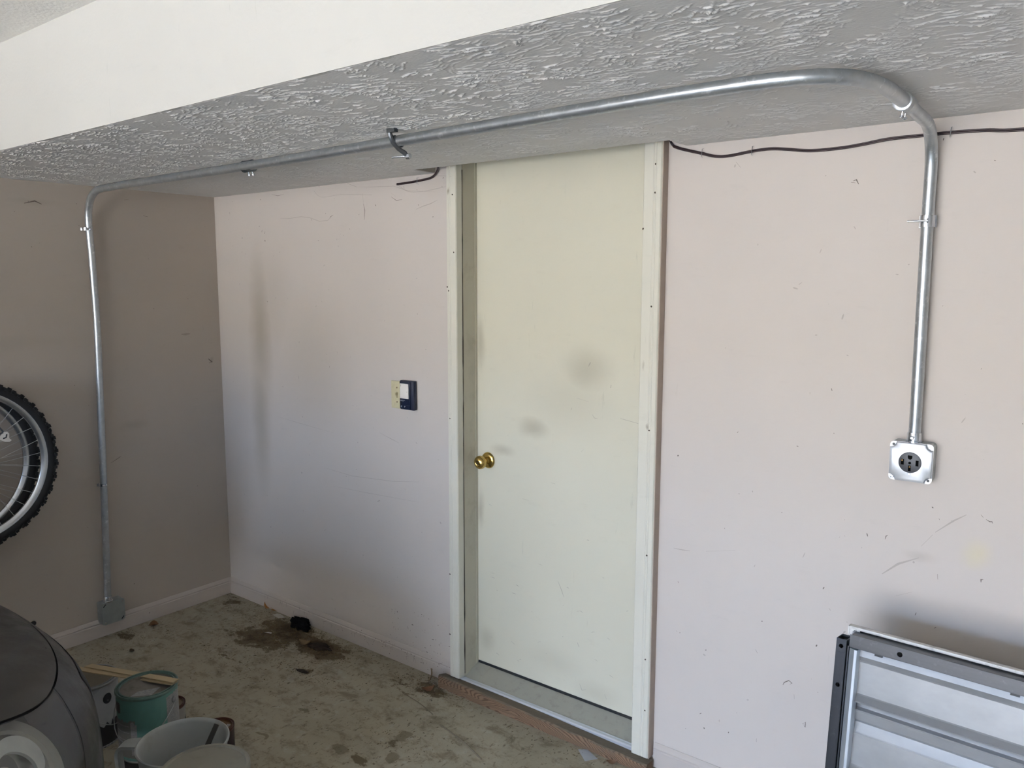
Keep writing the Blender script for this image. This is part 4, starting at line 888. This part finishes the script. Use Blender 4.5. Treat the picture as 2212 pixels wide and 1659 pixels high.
# ================================================================ BICYCLES hung upside down on the left wall
m_rim = galv('polished_rim', (.62, .63, .65), .22, (20, 20, 20), .9, .1)
m_spoke = galv('spoke_steel', (.55, .55, .54), .3, (9, 9, 9), .8, 0)
m_knob = simple('knobbly_rubber', (.014, .013, .012), .8, bmp=.001, scale=60)
def bike_wheel(parent, name, c, R, tyre, rim_w, nsp, knobs=True):
    """axis = x; tyre, deep rim, spokes, hub"""
    M_ = T(*c) @ RY(PI/2)
    w = bpy.data.objects.new(name, None)
    bm = bmnew(); rc_ = R-tyre
    prof = [(rc_+tyre*math.cos(a), tyre*math.sin(a)) for a in [2*PI*k/14 for k in range(14)]]
    lathe(bm, prof, 72, M_, close=True)
    if knobs:
        nk = 78
        for i in range(nk):
            a = 2*PI*i/nk
            for (ax, rr, s) in (((-.010, R-.001, .0072) if i % 2 else (.010, R-.001, .0072)), (.021, R-.009, .0065), (-.021, R-.009, .0065)):
                box(bm, (rr-.004, -s, -s*.9), (rr+.0055, s*.8, s*.9), M=M_ @ RZ(a+(.5*2*PI/nk if ax > .015 else 0)) @ T(0, 0, ax))
    t = obj(name, bm, m_knob, parent, smooth=True)
    ro = rc_-tyre*.35; ri = ro-.030
    bm = bmnew(); h = rim_w/2
    lathe(bm, [(ro, -h), (ro, h), (ro-.004, h+.001), (ro-.016, h), (ri+.002, h*.55), (ri, h*.4), (ri, -h*.4), (ri+.002, -h*.55), (ro-.016, -h)], 90, M_, close=True)
    obj('rim', bm, m_rim, t, smooth=True)
    bm = bmnew(); cyl(bm, (-.035, 0, 0), (.035, 0, 0), .009, 14); cyl(bm, (-.030, 0, 0), (-.027, 0, 0), .027, 24); cyl(bm, (.027, 0, 0), (.030, 0, 0), .027, 24); cyl(bm, (-.065, 0, 0), (.065, 0, 0), .005, 10)
    bmesh.ops.transform(bm, matrix=T(*c), verts=bm.verts[:]); obj('hub', bm, m_rim, t, smooth=True)
    me = None
    for i in range(nsp):
        a = 2*PI*i/nsp+.04; s = 1 if i % 2 else -1; a2 = a+(1.15 if (i//2) % 2 else -1.15)
        if me is None:
            bm = bmnew(); tube(bm, [(0, 0, 0), (0, 0, 1)], .0011, 5); so = obj('spoke', bm, m_spoke, t); me = so.data
        else: so = bpy.data.objects.new('spoke', me); C.objects.link(so); so.parent = t
        p0 = Vector(c)+Vector((s*.028, .026*math.cos(a2), .026*math.sin(a2))); p1 = Vector(c)+Vector((s*.002, (ri+.002)*math.cos(a), (ri+.002)*math.sin(a)))
        d = p1-p0; so.matrix_local = T(*p0) @ d.to_track_quat('Z', 'Y').to_matrix().to_4x4() @ Matrix.Diagonal((1, 1, d.length, 1))
    return t
def bicycle(name, label, X, wy, wz, col, R=.337, tyre=.0205, first=True):
    bk = thing(name, label, 'bicycle', (X, wy, wz), group='bicycles hung on the left wall')
    mf = simple(name+'_frame_paint', col, .3)
    bike_wheel(bk, 'rear_wheel', (0, 0, 0), R, tyre, .024, 32)
    bike_wheel(bk, 'front_wheel', (0, -1.06, 0), R, tyre, .024, 32, knobs=False)
    # frame seen from below (upside down): bottom bracket above the axles, saddle below
    bb = Vector((0, -.42, .03)); st = Vector((0, -.60, -.44)); hd_ = Vector((0, -.94, -.46)); hb = Vector((0, -.97, -.36))
    bm = bmnew()
    for a, b_, r in ((bb, st, .015), (st+Vector((0, .01, .04)), hd_, .015), (bb, hb, .018), (hd_+Vector((0, .01, -.03)), hb+Vector((0, -.012, .04)), .018)): cyl(bm, a, b_, r, 12)
    for s in (-.06, .06):
        tube(bm, [(s, 0, 0), (s*.6, -.36, .026), bb], .009, 10); tube(bm, [(s, 0, 0), (s*.7, -.50, -.34), st+Vector((0, .01, .05))], .008, 10)
        tube(bm, [(s, -1.06, 0), (s, -1.0, -.26), hb+Vector((s*.3, -.012, .03))], .011, 10)
    obj('frame', bm, mf, bk, smooth=True)
    bm = bmnew(); cyl(bm, st, st+Vector((0, -.045, -.10)), .013, 12); obj('seat_post', bm, m_rim, bk, smooth=True)
    bm = bmnew(); tube(bm, [(0, -.52, -.565), (0, -.60, -.58), (0, -.68, -.575), (0, -.79, -.57)], [.06, .07, .035, .018], 14); obj('saddle', bm, m_knob, bk, smooth=True)
    bm = bmnew(); hw = .12; tube(bm, [(-hw, -.96, -.54), (0, -.95, -.53), (hw, -.96, -.54)], .012, 12); cyl(bm, (0, -.935, -.49), (0, -.95, -.53), .014, 12); obj('handlebar', bm, m_rim, bk, smooth=True)
    bm = bmnew(); cyl(bm, (-.05, *bb[1:]), (.05, *bb[1:]), .02, 14); cyl(bm, (.040, *bb[1:]), (.043, *bb[1:]), .09, 30); obj('chainring', bm, m_strap, bk, smooth=True)
    for s in (1, -1):
        bm = bmnew(); tube(bm, [(s*.06, *bb[1:]), (s*.07, bb.y-.10*s, bb.z+.14*s)], [.012, .009], 10); cyl(bm, (s*.07, bb.y-.10*s, bb.z+.14*s), (s*.13, bb.y-.10*s, bb.z+.14*s), .012, 8); obj('crank_arm', bm, m_rim, bk, smooth=True)
    bm = bmnew()
    for i, rr in enumerate((.055, .048, .040, .033)): cyl(bm, (.030+i*.005, 0, 0), (.033+i*.005, 0, 0), rr, 26)
    obj('cassette', bm, m_strap, bk, smooth=True)
    return bk
b1 = bicycle('bicycle', 'bicycle nearest the room, hung by knobbly wheels on the left wall', .19, -1.236, .93, (.25, .26, .28))
b2_ = bicycle('bicycle', 'second bicycle between the first one and the left wall', .075, -1.259, .917, (.12, .03, .03))
for o_, tx in ((b2_, 0),): pass
# derailleur hanging in front of the near wheel
dl = Vector((.05, .131, .108))
bm = bmnew()
def dp(y, z): return dl+Vector((.02, y*1.5, z*1.5))
K_ = 1.5
prism(bm, [(a*K_, b_*K_) for a, b_ in [(-.030, -.010), (-.012, -.006), (-.002, -.012), (.008, -.014), (.0135, -.010), (.008, -.004), (.009, .008), (.004, .014), (-.004, .013), (-.012, .004), (-.030, .001)]], .003, T(*dp(.0, .0)) @ Matrix(((0, 0, 1, 0), (1, 0, 0, 0), (0, 1, 0, 0), (0, 0, 0, 1))))
de = obj('derailleur', bm, m_white, b1, smooth=False); de['label'] = 'silver derailleur arm with dark slot'
bm = bmnew(); tube(bm, [dp(-.006, -.003)+Vector((.0035, 0, 0)), dp(.001, -.001)+Vector((.0035, 0, 0)), dp(.003, .007)+Vector((.0035, 0, 0))], .0026, 8); obj('slot', bm, m_black, de)
bm = bmnew()
cp = crom([dp(-.004, .014), dp(-.014, .030), dp(-.022, .040), dp(-.05, .07)], 4)
for a, b_ in zip(cp, cp[1:]): tube(bm, [a, b_.lerp(a, .1)], .0035, 6)
cp = crom([dp(-.004, .012), dp(-.020, .006), dp(-.05, -.012)], 4)
for a, b_ in zip(cp, cp[1:]): tube(bm, [a, b_.lerp(a, .1)], .0035, 6)
o = obj('chain', bm, m_strap, de); o['kind'] = 'stuff'
# wall hooks carrying the wheels (behind the edge of the picture)
for y in (b1.location.y-.06, b1.location.y-1.06):
    bm = bmnew(); tube(bm, fillet([(0, y, 1.20), (.24, y, 1.196), (.245, y, 1.235)], .02), .008, 10); box(bm, (0, y-.02, 1.12), (.006, y+.02, 1.28))
    tag(obj('wall_hook', bm, m_strap, smooth=True), ('steel wall hook through the rear wheels of the bicycles' if y > -1.5 else 'steel wall hook through the front wheels of the bicycles'), 'hook', 'wall hooks for bicycles')

# ================================================================ PAINT CANS AND PAILS
m_lid = simple('grimy_can_lid', (.20, .18, .155), .55, .3, scale=25, dirt=((.10, .08, .05), 30, .6))
m_tin = galv('can_tin', (.34, .34, .33), .35, (20, 20, 6), .7, .1)
def label_mat(name, cols, scale=16, stretch=(1, 1, 1)):
    m, nt, b, co = base(name, cols[0], .55)
    n = noisen(nt, mapped(nt, co, stretch), scale, 3, .5, .3)
    c = mixc(nt, sstep(nt, n, .50, .53), cols[0], cols[1])
    if len(cols) > 2: c = mixc(nt, sstep(nt, noisen(nt, mapped(nt, co, stretch, loc=(3, 1, 2)), scale*1.6, 3), .58, .61), c, cols[2])
    c = mixc(nt, mathn(nt, 'MULTIPLY', noisen(nt, co, 40, 4), .3), c, (.1, .1, .09))
    nt.links.new(c, b.inputs['Base Color']); return m
def can(name, label, c, r, h, side, lid, z0=0, ears=True, rim=None, group='paint cans', rot=0, lipr=1.0):
    t = thing(name, label, 'paint can', (c[0], c[1], z0), (0, 0, rot), group)
    bm = bmnew(); lathe(bm, [(0, .004), (r*.93, .004), (r*.955, .0), (r*.975, .006), (r*.965, .012), (r*.965, h-.016), (r*.975, h-.010)], 48); obj('can_body', bm, side, t, smooth=True)
    bm = bmnew(); lathe(bm, [(r*.975, h-.010), (r*1.0, h-.006), (r*1.0, h-.001), (r*.985, h+.001), (r*.955, h), (r*.945, h-.006), (r*.90, h-.006), (r*.89, h-.001), (r*.86, h), (r*.845, h-.004)], 48); obj('can_rim', bm, rim or m_tin, t, smooth=True)
    bm = bmnew(); lathe(bm, [(r*.85, h-.004), (r*.83, h-.009), (r*.80, h-.0095), (0, h-.0095)], 48); l = obj('lid', bm, lid, t, smooth=True)
    if ears:
        for a in (0, PI):
            bm = bmnew(); lathe(bm, [(.011, 0), (.011, .004), (.007, .008), (0, .009)], 16, RZ(a) @ T(r*.968, 0, h*.80) @ RY(PI/2)); obj('handle_ear', bm, m_tin, t, smooth=True)
        bm = bmnew(); pts = [Vector(((r+.006)*math.cos(a), -(r*1.02)*math.sin(a)*.98-.0, h*.80-.5*h*math.sin(a))) for a in [PI*k/16 for k in range(17)]]
        tube(bm, [Vector((p.x, p.y-.006*math.sin(PI*i/16), p.z)) for i, p in enumerate(pts)], .0016, 6); obj('bail_handle', bm, m_tin, t, smooth=True)
    return t, l
mt_teal = label_mat('teal_paint_label', [(.115, .27, .225), (.13, .29, .24)], 5)
tc_, tl_ = can('paint_can', 'teal-labelled paint can with grimy lid, stirring sticks on top', (1.196, -1.080), .0965, .215, mt_teal, m_lid, .105, rot=.5, rim=simple('teal_rim', (.13, .20, .17), .4, .3, scale=40, var=.4))
# torn label areas on the teal can: grey and white curved patches
def canpatch(parent, r, a0, a1, z0, z1, mat, name='label_patch', jag=0, seed=1):
    rn = random.Random(seed); bm = bmnew(); n = max(4, int((a1-a0)/.06)); A = []
    for i in range(n+1):
        a = a0+(a1-a0)*i/n; A.append((bm.verts.new((r*math.cos(a), r*math.sin(a), z0+rn.uniform(-jag, jag)*.3)), bm.verts.new((r*math.cos(a), r*math.sin(a), z1+rn.uniform(-jag, jag)))))
    for p_, q_ in zip(A, A[1:]): bm.faces.new((p_[0], q_[0], q_[1], p_[1]))
    return obj(name, bm, mat, parent, smooth='all', recalc=False)
tb = [c for c in tc_.children if c.name.startswith('can_body')][0]
cam_a = math.atan2(-2.31-(1.196, -1.080)[1], 3.67-(1.196, -1.080)[0])-.5      # direction towards the open side of the garage
m_lgrey = simple('grey_label_paper', (.17, .165, .15), .7, scale=60); m_lwhite = label_mat('printed_white_label', [(.34, .33, .31), (.27, .27, .27)], 110, (1, 1, 3))
canpatch(tb, .0935, cam_a-1.5, cam_a-.45, .01, .135, m_lgrey, jag=.006, seed=3)
canpatch(tb, .0936, cam_a-.62, cam_a-.40, .02, .125, m_lwhite, jag=.012, seed=5)
canpatch(tb, .0936, cam_a+.62, cam_a+1.5, .01, .196, m_lwhite, jag=.004, seed=7)
canpatch(tb, .0935, cam_a+.30, cam_a+.66, .01, .085, m_lwhite, jag=.02, seed=8)
canpatch(tb, .0937, cam_a-1.5, cam_a-1.05, .155, .192, m_black, jag=.008, seed=9)
# print lines on the grey label
bm = bmnew()
for k, z in enumerate((.045, .070, .096, .118)):
    for i in range(7):
        a = cam_a-1.3+i*.09
        vs = [bm.verts.new((.0939*math.cos(q), .0939*math.sin(q), zz)) for q, zz in ((a, z), (a+.085, z), (a+.085, z+.0022), (a, z+.0022))]; bm.faces.new(vs)
o = obj('print_line', bm, m_lwhite, tb, recalc=False); o['kind'] = 'stuff'
bm = bmnew(); prism(bm, [(-.030, -.062), (.034, -.056), (.045, -.005), (-.018, -.030)], .0006, RZ(cam_a+1.2) @ T(0, 0, .2060)); pb = obj('lid_sticker', bm, m_lwhite, tl_)
# block the can stands on
can('paint_can', 'dark squat tin underneath the teal paint can', (1.196, -1.080), .090, .1045, m_black, m_lid, 0, ears=False)
WC = (.823, -1.103)
wc_, wl_ = can('paint_can', 'white-labelled paint can with black dot, nearest the car hood', WC, .098, .235, label_mat('white_paint_label', [(.36, .36, .36), (.31, .31, .31)], 8), simple('beige_can_lid', (.26, .23, .17), .6, scale=20), 0, rot=2.2)
wb = [c for c in wc_.children if c.name.startswith('can_body')][0]
ca = math.atan2(-2.31-WC[1], 3.67-WC[0])-2.2
bm = bmnew(); vs = []
for k in range(24):
    t = 2*PI*k/24; a = ca+.62+.18*math.cos(t); vs.append(bm.verts.new((.0955*math.cos(a), .0955*math.sin(a), .178+.019*math.sin(t))))
bm.faces.new(vs); obj('label_dot', bm, m_black, wb, recalc=False)
canpatch(wb, .0949, ca-.2, ca+1.4, .004, .085, m_black, jag=.01, seed=2)
can('paint_can', 'small brown-lidded quart can right of the white plastic pail', (1.294, -.891), .054, .122, simple('dark_maroon_label', (.035, .02, .02), .5), simple('brown_lid', (.13, .07, .03), .5, scale=20), 0, ears=False, rim=simple('maroon_rim', (.09, .035, .025), .4, .3), group='quart cans')
can('paint_can', 'small brown-lidded quart can half hidden behind the teal can', (1.0216, -.9141), .054, .122, label_mat('quart_label', [(.35, .33, .29), (.02, .02, .02)], 14), simple('tan_lid', (.20, .15, .10), .5, scale=20), 0, ears=False, rim=simple('maroon_rim', (.09, .035, .025), .4, .3), group='quart cans')
# stirring sticks across the two cans
def stick(name, a, b, w_, label, mat, th_=.003):
    a, b = Vector(a), Vector(b); d = (b-a); L = d.length; d.normalize(); s = Vector((-d.y, d.x, 0)).normalized(); n = d.cross(s)
    if n.z < 0: n = -n
    bm = bmnew(); M_ = Matrix((d, s, n)).transposed().to_4x4(); M_.translation = a
    prism(bm, [(0, -w_*.4), (.006, -w_/2), (L, -w_/2), (L-.004, w_/2), (.012, w_/2)], th_, M_)
    return tag(obj(name, bm, mat), label, 'paint stick')
m_stick = simple('pale_stir_stick', (.44, .34, .20), .7, scale=8, var=.08)
stick('stir_stick', (0.7395,-1.1132,0.2460), (1.2895,-1.0335,0.3330), .026, 'lower pale wooden stir stick across the two cans', m_stick)
stick('stir_stick', (0.7757,-1.0835,0.2560), (1.2915,-1.0295,0.3400), .026, 'upper pale wooden stir stick across the two cans', m_stick)
# white plastic pail with side handle
m_plastic = simple('milky_plastic', (.40, .41, .39), .38, scale=6, dirt=((.25, .22, .15), 12, .4))
PX, PY = (1.495, -1.129)
pail = thing('paint_pail', 'open milky white plastic pail with side handle', 'pail', (PX, PY, 0), (0, 0, 0))
bm = bmnew()
lathe(bm, [(0, .001), (.095, .001), (.100, .004), (.128, .246), (.133, .250), (.1335, .256), (.1300, .258), (.126, .254), (.124, .246), (.098, .030), (.090, .022), (0, .020)], 64)
pb_ = obj('pail_body', bm, m_plastic, pail, smooth=True)
ha = math.radians(215); hdv = Vector((math.cos(ha), math.sin(ha), 0)); sv = Vector((-hdv.y, hdv.x, 0))
hp_ = fillet([hdv*.126+Vector((0, 0, .243)), hdv*.205+Vector((0, 0, .240)), hdv*.195+Vector((0, 0, .07)), hdv*.105+Vector((0, 0, .06))], [0, .04, .04, 0], 8)
bm = bmnew(); A = []
for i, p_ in enumerate(hp_):
    tt = (hp_[min(i+1, len(hp_)-1)]-hp_[max(i-1, 0)]).normalized(); nn = sv.cross(tt); hw = .016+.010*max(0, 1-i/6)
    A.append([bm.verts.new(p_+sv*sx*hw+nn*sy*.005) for sx, sy in ((-1, -1), (-1, 1), (-.7, 1.6), (.7, 1.6), (1, 1), (1, -1))])
for p_, q_ in zip(A, A[1:]):
    for k in range(6): bm.faces.new((p_[k], p_[(k+1) % 6], q_[(k+1) % 6], q_[k]))
bm.faces.new(A[0]); bm.faces.new(A[-1]); obj('handle', bm, m_plastic, pail, smooth=True)
bm = bmnew(); lathe(bm, [(.0, .0), (.100, .0)], 40, T(0, 0, .036)); obj('dried_paint', bm, simple('dried_paint_film', (.40, .38, .32), .5, scale=9), pail)
# dark stirrer leaning over the rim
sa = Vector((1.5366,-1.0374,0.2850)); sb_ = Vector((PX+.03, PY-.05, .05))
stick('stirrer', sb_, sa, .022, 'dark paint-stained stirrer leaning in the white pail', simple('stained_stick', (.06, .055, .045), .6))
bm = bmnew(); q = Vector((1.3343,-0.8879,0.1280)); prism(bm, [(-.006, -.019), (.006, -.019), (.006, .019), (-.006, .019)], .003, T(*q) @ RZ(.35)); tag(obj('price_tag', bm, m_lwhite), 'small pale card scrap lying on the quart can lid', 'card')
# pail with a flat lid in front
DX, DY_ = (1.8156,-1.2493,0.3550)[:2]
dk = thing('lidded_pail', 'grey pail with flat dull lid at the bottom edge', 'pail', (DX, DY_, 0))
bm = bmnew(); lathe(bm, [(0, .0), (.095, .0), (.098, .004), (.110, .338), (.114, .340)], 56); obj('pail_body', bm, simple('grey_pail_plastic', (.26, .27, .28), .45), dk, smooth=True)
bm = bmnew(); lathe(bm, [(.114, .338), (.117, .342), (.117, .354), (.113, .358), (.106, .358), (.104, .353), (.0, .353)], 56); obj('lid', bm, simple('dull_lid', (.22, .205, .165), .6, scale=12, dirt=((.12, .1, .07), 14, .3)), dk, smooth=True)
# wire bail knob beside the pail rim
bm = bmnew(); ka = Vector((math.cos(math.radians(5)), math.sin(math.radians(5)), 0)); q = ka*.131+Vector((0, 0, .205))
tube(bm, [q, q+ka*.010, q+ka*.011, q+ka*.016], [.006, .006, .010, .009], 14); tube(bm, [q+ka*.014+Vector((0, 0, .008)), q+ka*.018+Vector((.004, .010, .004)), q+ka*.016+Vector((.002, .004, -.012))], .002, 6)
obj('bail_knob', bm, m_zinc, pail, smooth=True)

# ================================================================ DEBRIS ON THE FLOOR
rnd = random.Random(21)
def leafmesh(L, wd, curl, seed):
    rn = random.Random(seed); bm = bmnew(); n = 7; rows = []
    for i in range(n+1):
        t = i/n; wq = wd*math.sin(PI*min(.98, max(.02, t**.8)))*(.85+.3*rn.random())
        x = (t-.5)*L; zc = curl*((t-.5)**2)*L+.001
        rows.append([bm.verts.new((x, s*wq, zc+abs(s)*curl*.25*wd+rn.uniform(0, .0012))) for s in (-1, -.5, 0, .5, 1)])
    for a, b_ in zip(rows, rows[1:]):
        for k in range(4): bm.faces.new((a[k], a[k+1], b_[k+1], b_[k]))
    tube(bm, [(-.5*L-.012, 0, .001), (-.45*L, 0, .25*curl*L+.001)], .0006, 5)
    return bm
def leaf(p, L, wd, curl, rz, col, label, rx=0, ry=0, seed=1):
    bm = leafmesh(L, wd, curl, seed); m_ = simple('dry_leaf_'+str(seed), col, .8, scale=60, var=.25)
    o = obj('dry_leaf', bm, m_, recalc=False, smooth='all'); o.location = (p[0], p[1], .0015+(0 if len(p) < 3 else p[2])); o.rotation_euler = (rx, ry, rz)
    return tag(o, label, 'leaf', 'dry leaves on the floor')
leaf((0.3481,-0.0041,0.0000), .075, .026, 1.0, .3, (.42, .20, .06), 'orange dry leaf against the back baseboard near the corner', seed=1)
leaf((0.3935,-0.0120,0.0000), .05, .017, 1.2, 1.9, (.36, .18, .05), 'smaller orange leaf just right of the orange leaf near the corner', seed=2)
leaf((0.8270,-0.1622,0.0050), .06, .022, 1.2, .5, (.22, .15, .08), 'curled brown leaf beside the dark clump mid-floor', seed=3)
leaf((0.0824,-0.4740,0.0000), .055, .02, .8, -.5, (.16, .08, .03), 'brown leaf near the left baseboard right of the junction box', seed=4)
leaf((1.5413,-0.1114,0.0000), .055, .020, .9, 1.1, (.20, .10, .05), 'reddish-brown leaf in front of the door frame foot', seed=5)
leaf((0.2670,-0.6719,0.0000), .03, .010, .8, 0, (.07, .045, .02), 'small dark leaf in front of the left wall', seed=6)
lf = leaf((1.5026,-0.0458,0.0200), .065, .024, .7, .6, (.28, .20, .12), 'tan leaf standing on end against the baseboard by the door', ry=math.radians(-72), seed=7)
leaf((2.3795,-0.0835,-0.0000), .04, .014, .9, .8, (.25, .15, .09), 'tan leaf scrap by the wood sill near the bottom edge', seed=8)
leaf((1.5238,-0.0102,0.0000), .035, .012, 1.2, 2.2, (.30, .24, .17), 'pale shrivelled leaf at the foot of the left door casing', seed=9)
def scrap(name, p, pts, mat, label, cat, bend=.15, lift=.001):
    bm = bmnew(); top = []
    cx_ = sum(q[0] for q in pts)/len(pts); cy_ = sum(q[1] for q in pts)/len(pts)
    c_ = bm.verts.new((0, 0, bend*.03+lift)); rn = random.Random(len(label))
    vs = [bm.verts.new((x-cx_, y-cy_, lift+rn.uniform(0, bend*.05))) for x, y in pts]
    for i in range(len(vs)): bm.faces.new((c_, vs[i], vs[(i+1) % len(vs)]))
    o = obj(name, bm, mat, recalc=False); o.location = (p[0], p[1], 0); return tag(o, label, cat)
scrap('paper_scrap', (0.4595,-0.0382,0.0000), [(-.03, -.008), (.035, -.018), (.045, .012), (.0, .022), (-.025, .016)], simple('dirty_paper', (.55, .52, .46), .8), 'torn whitish paper scrap beside the black rag', 'paper scrap')
scrap('paper_scrap', (0.5868,-0.1877,0.0060), [(-.016, -.008), (-.004, -.004), (.018, .006), (.012, .014), (-.002, .006), (-.010, .012)], simple('white_paper', (.62, .6, .57), .8), 'tiny white paper scrap on the dark dirt patch', 'paper scrap', lift=.003)
scrap('plastic_wrapper', (2.2843,-0.0926,0.0000), [(-.040, .016), (-.012, .034), (.046, .010), (.018, -.030)], simple('clear_wrapper', (.42, .44, .47), .2, scale=40), 'clear square plastic wrapper on the floor before the sill', 'wrapper', .04)
# black rag: crumpled clump
def clump(name, p, sx, sy, sz, mat, label, cat, seed, rz=0):
    bm = bmnew(); bmesh.ops.create_icosphere(bm, subdivisions=4, radius=1)
    for v in bm.verts:
        n_ = noise.noise(v.co*1.8+Vector((seed, 0, 0)))*.5+noise.noise(v.co*5+Vector((0, seed, 0)))*.28+noise.noise(v.co*12)*.12
        v.co *= 1+n_; v.co = Vector((v.co.x*sx, v.co.y*sy, max(0, v.co.z*.8+.25)*sz))
    o = obj(name, bm, mat, smooth='all'); o.location = (p[0], p[1], .0005); o.rotation_euler.z = rz; return tag(o, label, cat)
clump('black_rag', (0.6250,-0.0399,0.0100), .088, .034, .030, simple('black_cloth', (.008, .008, .009), .95, spec=.1), 'black crumpled rag against the back baseboard', 'rag', 3, -.25)
clump('dirt_clump', (0.8865,-0.1318,0.0000), .060, .028, .007, simple('dark_leaf_mould', (.025, .017, .010), .95), 'low black clump of dirt and leaf mould mid-floor', 'dirt', 8, .2)
clump('dirt_clump', (1.0087,-0.3208,0.0000), .030, .010, .004, simple('dark_leaf_mould2', (.03, .02, .012), .95), 'thin dark dirt clump in front of the larger dirt clump', 'dirt', 11, .1)
# fluff by the door frame foot
bm = bmnew()
for _ in range(260):
    p_ = Vector((1.5827,-0.0464,0.0000))+Vector((rnd.gauss(0, .05), -abs(rnd.gauss(0, .018))-.0, .001)); q_ = p_+Vector((rnd.gauss(0, .008), rnd.gauss(0, .008), rnd.random()*.012)); tube(bm, [p_, (p_+q_)/2+Vector((rnd.gauss(0, .002), 0, .002)), q_], .0003, 3, caps=False)
o = tag(obj('cobweb_fluff', bm, simple('fluff', (.34, .31, .26), .9), recalc=False), 'grey cobweb fluff at the left end of the wood sill', 'cobweb'); o['kind'] = 'stuff'
# grass clippings, chips and grit in drifts
CL = [(*(0.6273,-0.1141,0.0000)[:2], .13, .07, 900), (*(0.8939,-0.1377,0.0000)[:2], .12, .05, 800), (*(0.6001,-0.2477,0.0000)[:2], .15, .06, 420), (*(0.1191,-0.0785,0.0000)[:2], .14, .06, 220), (*(1.5307,-0.0868,0.0000)[:2], .10, .03, 380),
      (*(0.0826,-0.6016,0.0000)[:2], .09, .03, 260), (*(0.0864,-0.4577,0.0000)[:2], .08, .03, 90), (*(0.6644,-0.4568,0.0000)[:2], .22, .04, 220), (*(0.2295,-0.7681,0.0000)[:2], .07, .03, 60), (*(1.0041,-0.3244,0.0000)[:2], .10, .03, 200), (*(1.6880,-0.4452,0.0000)[:2], .12, .05, 120), (*(2.1214,-0.1081,0.0000)[:2], .2, .02, 90), (1.0, -.35, .5, .22, 260), (1.5, -.45, .5, .25, 120), (.9, -.05, .45, .025, 260)]
bms = [bmnew(), bmnew(), bmnew()]
for (x, y, sx, sy, n) in CL:
    for _ in range(n):
        px, py = rnd.gauss(x, sx), rnd.gauss(y, sy)
        if px < .02 or py > -.015 or (py > -.075 and px > 1.54) or py < -1.3: continue
        L = (rnd.uniform(.002, .010) if rnd.random() < .85 else rnd.uniform(.010, .024))*(.6 if n in (260, 120) else 1); w_ = rnd.uniform(.0006, .0022); a = rnd.gauss(.35, .7); bm = bms[rnd.randrange(3)]
        d = Vector((math.cos(a), math.sin(a), 0)); s = Vector((-d.y, d.x, 0))*w_; p0 = Vector((px, py, .0008)); h = rnd.random()*.004
        v = [bm.verts.new(q) for q in (p0-d*L/2, p0+s+Vector((0, 0, h)), p0+d*L/2+Vector((0, 0, h*.5)), p0-s+Vector((0, 0, h*.6)))]; bm.faces.new(v)
for bm, col, nm in zip(bms, ((.10, .072, .028), (.17, .12, .055), (.065, .045, .022)), ('olive', 'tan', 'dark')):
    o = tag(obj('grass_clippings', bm, simple(nm+'_clippings', col, .9), recalc=False), nm+' dried grass clippings and grit drifted over the floor', 'clippings'); o['kind'] = 'stuff'
# twig-like sticks
for (a, b_, r, lab) in (((1.4761,-0.1900,0.0020), (1.6804,-0.2320,0.0020), .0014, 'thin pale stick on the floor left of the sill'), ((1.7494,-0.2677,0.0020), (2.0115,-0.3397,0.0020), .0026, 'long flat dirty twig in front of the sill')):
    a, b_ = Vector(a), Vector(b_); mid = (a+b_)/2+Vector((.004, .006, .001)); bm = bmnew(); tube(bm, crom([a, mid, b_], 5), r, 6)
    tag(obj('twig', bm, simple('twig_'+str(r), (.20, .17, .12), .9), smooth=True), lab, 'twig')
# cobweb threads between ceiling and wall
bm = bmnew()
for pts in ([(1.4069,-0.0040,2.0605), (1.4836,-0.0040,2.0440), (1.6209,-0.0370,2.0250)], [(1.30, -.002, 2.02), (1.36, -.002, 1.99), (1.44, -.002, 1.985), (1.56, -.003, 1.995)], [(.78, -.002, 2.03), (.83, -.002, 2.0), (.96, -.002, 2.003), (1.15, -.002, 1.99)]):
    tube(bm, crom(pts, 5), .0004, 4)
o = tag(obj('cobweb', bm, simple('cobweb_grey', (.40, .36, .32), .9)), 'thin cobweb threads on the wall left of the door top', 'cobweb'); o['kind'] = 'stuff'
